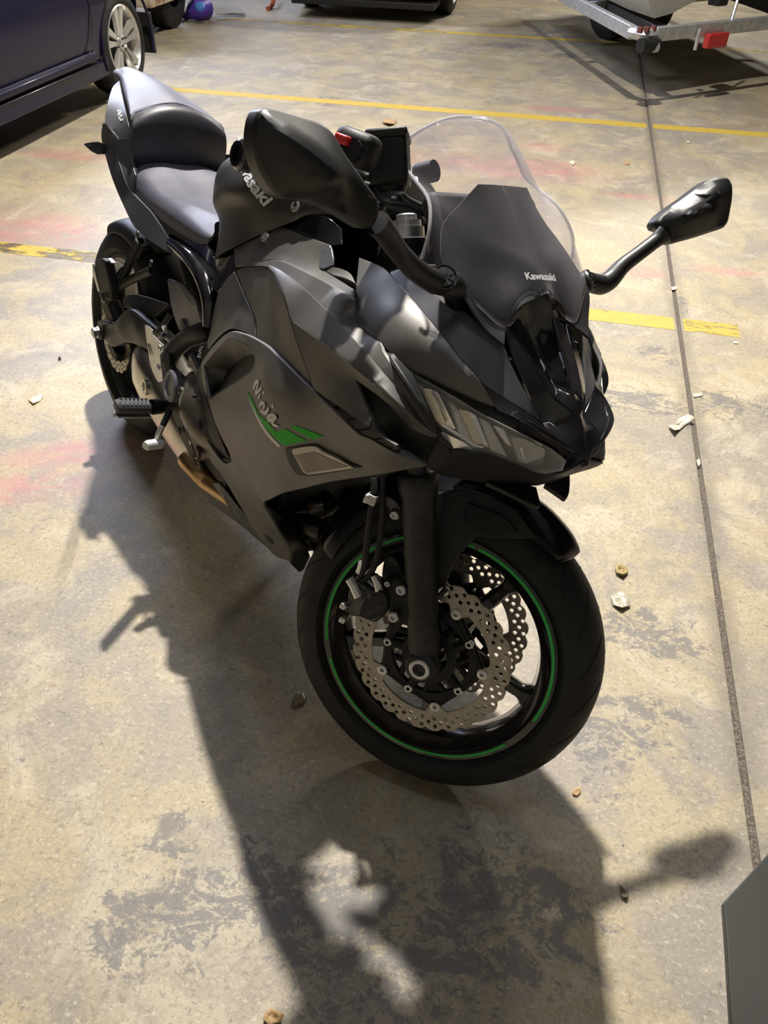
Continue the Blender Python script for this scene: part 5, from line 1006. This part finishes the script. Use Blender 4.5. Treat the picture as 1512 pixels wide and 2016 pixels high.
MB().box(tl(.70, .05, .64), (.10, .10, .12), Matrix.Rotation(a0, 3, 'Z')).build('transom_bracket', M_PLAS, boat, bev=.01)
MB().lathe([(-.02, .02), (.02, .02)], tl(.45, .02, .72), tuple(b2), 12).build('drain_plug', M_ALU, boat)
# purple shovel lying by the van
sh_ = holder('shovel', Vector((-6.803,3.163,0))); o0 = sh_.location
tagit(sh_, 'purple handled shovel with grey blade lying on floor below rusty van sill', 'shovel')
M_PURP = mat('purple_plastic', (.10, .05, .42), .4); M_BLUE = mat('blue_plastic', (.06, .22, .62), .4); M_CLEAR = mat('frosted_grey_plastic', (.42, .41, .38), .45)
MB().tube([Vector((-6.593,3.068,0.03))-o0, Vector((-6.503,2.772,0.02))-o0], .016, 12).build('shaft', M_ALU, sh_)
MB().tube([Vector((-6.477,2.761,0.02))-o0, Vector((-6.406,2.663,0.02))-o0, Vector((-6.441,2.652,0.05))-o0, Vector((-6.45,2.644,0.1))-o0], .02, 10, 3).build('grip', M_PURP, sh_)
MB().tube([Vector((-6.597,3.059,0.03))-o0, Vector((-6.53,3.088,0.05))-o0, Vector((-6.463,3.135,0.09))-o0, Vector((-6.524,3.26,0.1))-o0], [.03, .045, .10, .11], 14, 3).build('socket', M_PURP, sh_)
MB().lathe([(0, .05), (.02, .035), (.026, .001)], Vector((-6.183,3.061,0.16))-o0, (.6, -.4, .7), 16).build('socket_boss', M_BLUE, sh_)
MB().prism([Vector(p)-o0 for p in ((-6.598,3.348,0.12),(-6.64,3.579,0.1),(-6.613,3.734,0.03),(-6.442,3.674,0.02),(-6.478,3.53,0.03),(-6.527,3.391,0.02))], (0, 0, .01)).build('blade', M_CLEAR, sh_, bev=.004)
hz = MB().tube([(-6.635,4.042,0.02), (-6.761,4.155,0.02), (-6.663,4.131,0.08), (-7.013,4.34,0.12)], .022, 10, 4).build('hose', mat('orange_rubber', (.42, .09, .03), .5), None)
tagit(hz, 'orange hose end hanging down beside the cream car underside', 'hose')
# flat steel plate in the corner of the picture
pl = MB().prism([(1.988,0.407,0.018),(1.995,0.265,0.018),(2.037,0.216,0.018),(2.166,0.061,0.018),(2.369,0.353,0.018),(1.947,1.251,0.018)][::-1], (0, 0, -.0175)).build('floor_plate', mat('grey_green_plate_paint', (.030, .030, .025), .45, .2, noise=.15, nscale=3), None, bev=.002)
tagit(pl, 'flat dark grey steel plate on floor at bottom right corner', 'plate')
# litter
def flake(name, px, label, cat, m, z=.004, curl=.01, th=.0012):
    pts = [Vector((x, y, 0)) for x, y in px]; c = sum(pts, Vector())/len(pts); rr = max((p-c).length for p in pts)
    ring = [p+Vector((0, 0, z+curl*((p-c).length/rr)**2*random.uniform(.3, 1))) for p in pts]; mid = [p.lerp(c, .5)+Vector((0, 0, z+curl*.25*random.random())) for p in pts]
    n = len(pts); V = ring+mid+[c+Vector((0, 0, z))]
    F = [(i, (i+1) % n, n+(i+1) % n, n+i) for i in range(n)]+[(n+i, n+(i+1) % n, 2*n) for i in range(n)]
    o = mk(name, V, F, m, None, ang=20); s = o.modifiers.new('s', 'SOLIDIFY'); s.thickness = th; s.offset = 1
    return tagit(o, label, cat)
M_LEAF = mat('dry_leaf', (.34, .22, .10), .6, noise=.4, nscale=60); M_PAPER = mat('scrap_paper', (.50, .46, .36), .6, noise=.2, nscale=60); M_WLEAF = mat('pale_leaf', (.55, .50, .36), .6); M_DLEAF = mat('dark_leaf', (.13, .10, .06), .6); M_YEL = mat('yellow_crumb', (.36, .28, .11), .6); M_SOIL = mat('dark_soil', (.03, .025, .02), .9)
flake('dry_leaf', [(-2.437,2.615),(-2.483,2.68),(-2.431,2.694),(-2.437,2.732),(-2.356,2.657),(-2.346,2.605),(-2.399,2.609)], 'small dry brown leaf on floor behind the windscreen', 'leaf', M_LEAF, .006, .03)
flake('paper_scrap', [(0.953,1.386),(0.961,1.417),(0.945,1.447),(0.954,1.482),(0.981,1.485),(0.979,1.445),(0.987,1.405),(0.993,1.363)], 'crumpled beige paper scrap beside the floor joint, right of the nose', 'paper', M_PAPER, .004, .025)
flake('wood_chip', [(0.87,1.618),(0.884,1.65),(0.896,1.64),(0.888,1.604)], 'straight pale chip on the floor joint above the paper scrap', 'chip', M_PAPER, .002, .003, .003)
flake('food_crumb', [(1.304,0.752),(1.308,0.767),(1.322,0.771),(1.332,0.762),(1.334,0.743),(1.319,0.74)], 'yellowish crumb of rubbish on floor right of the front mudguard', 'crumb', M_YEL, .003, .02, .006)
flake('plastic_film', [(1.365,0.666),(1.371,0.693),(1.392,0.7),(1.416,0.68),(1.412,0.651),(1.389,0.647)], 'crinkled clear plastic scrap on floor right of front tyre', 'plastic', mat('crinkled_clear_plastic', (.33, .30, .23), .3, noise=.5, nscale=120), .003, .012)
flake('dry_leaf', [(1.688,0.201),(1.686,0.215),(1.69,0.222),(1.698,0.215),(1.699,0.204),(1.693,0.199)], 'small tan leaf on floor at lower right of front tyre', 'leaf', M_LEAF, .002, .008)
flake('dark_leaf', [(1.866,0.139),(1.869,0.141),(1.885,0.143),(1.89,0.133),(1.883,0.127)], 'small dark curled leaf on floor left of the steel plate', 'leaf', M_DLEAF, .002, .01)
flake('bark_chip', [(1.68,-0.487),(1.68,-0.476),(1.689,-0.468),(1.702,-0.464),(1.705,-0.473),(1.697,-0.489),(1.686,-0.493)], 'curled pale leaf at the bottom edge of the floor', 'leaf', M_LEAF, .003, .02)
flake('pale_leaf', [(-0.343,-0.283),(-0.356,-0.263),(-0.347,-0.232),(-0.318,-0.251),(-0.306,-0.277)], 'pale leaf lying flat on floor left of the rear tyre', 'leaf', M_WLEAF, .002, .006)
flake('dark_crumb', [(-0.562,-0.115),(-0.565,-0.107),(-0.549,-0.108),(-0.546,-0.116)], 'tiny black crumb above the pale leaf', 'crumb', M_SOIL, .002, .01)
flake('cork_chip', [(1.121,1.318),(1.121,1.333),(1.139,1.314),(1.148,1.291)], 'small white chip lodged in the joint below the paper scrap', 'chip', M_PAPER, .002, .004)
flake('cork_chip', [(0.272,2.234),(0.28,2.264),(0.297,2.246),(0.296,2.217)], 'small white chip lodged in the joint above the worn yellow line', 'chip', M_PAPER, .002, .004)
flake('gravel_chip', [(0.716,2.058),(0.726,2.066),(0.737,2.054),(0.727,2.046)], 'small white chip on floor right of the joint below worn line', 'chip', M_PAPER, .002, .004)
flake('gravel_chip', [(-1.182,3.091),(-1.196,3.14),(-1.152,3.121),(-1.123,3.061)], 'small white flake on floor right of the windscreen', 'chip', M_PAPER, .002, .004)
flake('gravel_chip', [(-1,3.365),(-1.007,3.409),(-0.955,3.367),(-0.971,3.341)], 'small tan flake on floor above the left mirror stalk', 'chip', M_LEAF, .002, .004)
flake('gravel_chip', [(-1.081,4.047),(-1.081,4.067),(-1.051,4.034),(-1.05,4.013)], 'tiny white speck on floor just below far yellow line at right', 'chip', M_PAPER, .002, .004)
rg = MB(); cR = Vector((*(1.187,-0.137), 0))
wr = flake('film_ring', [(1.187,-0.155),(1.174,-0.14),(1.172,-0.123),(1.188,-0.12),(1.202,-0.127),(1.203,-0.144),(1.198,-0.156)], 'round scrap of clear film on floor left of the front tyre', 'plastic', mat('dull_clear_film', (.20, .17, .11), .25), .002, .006)
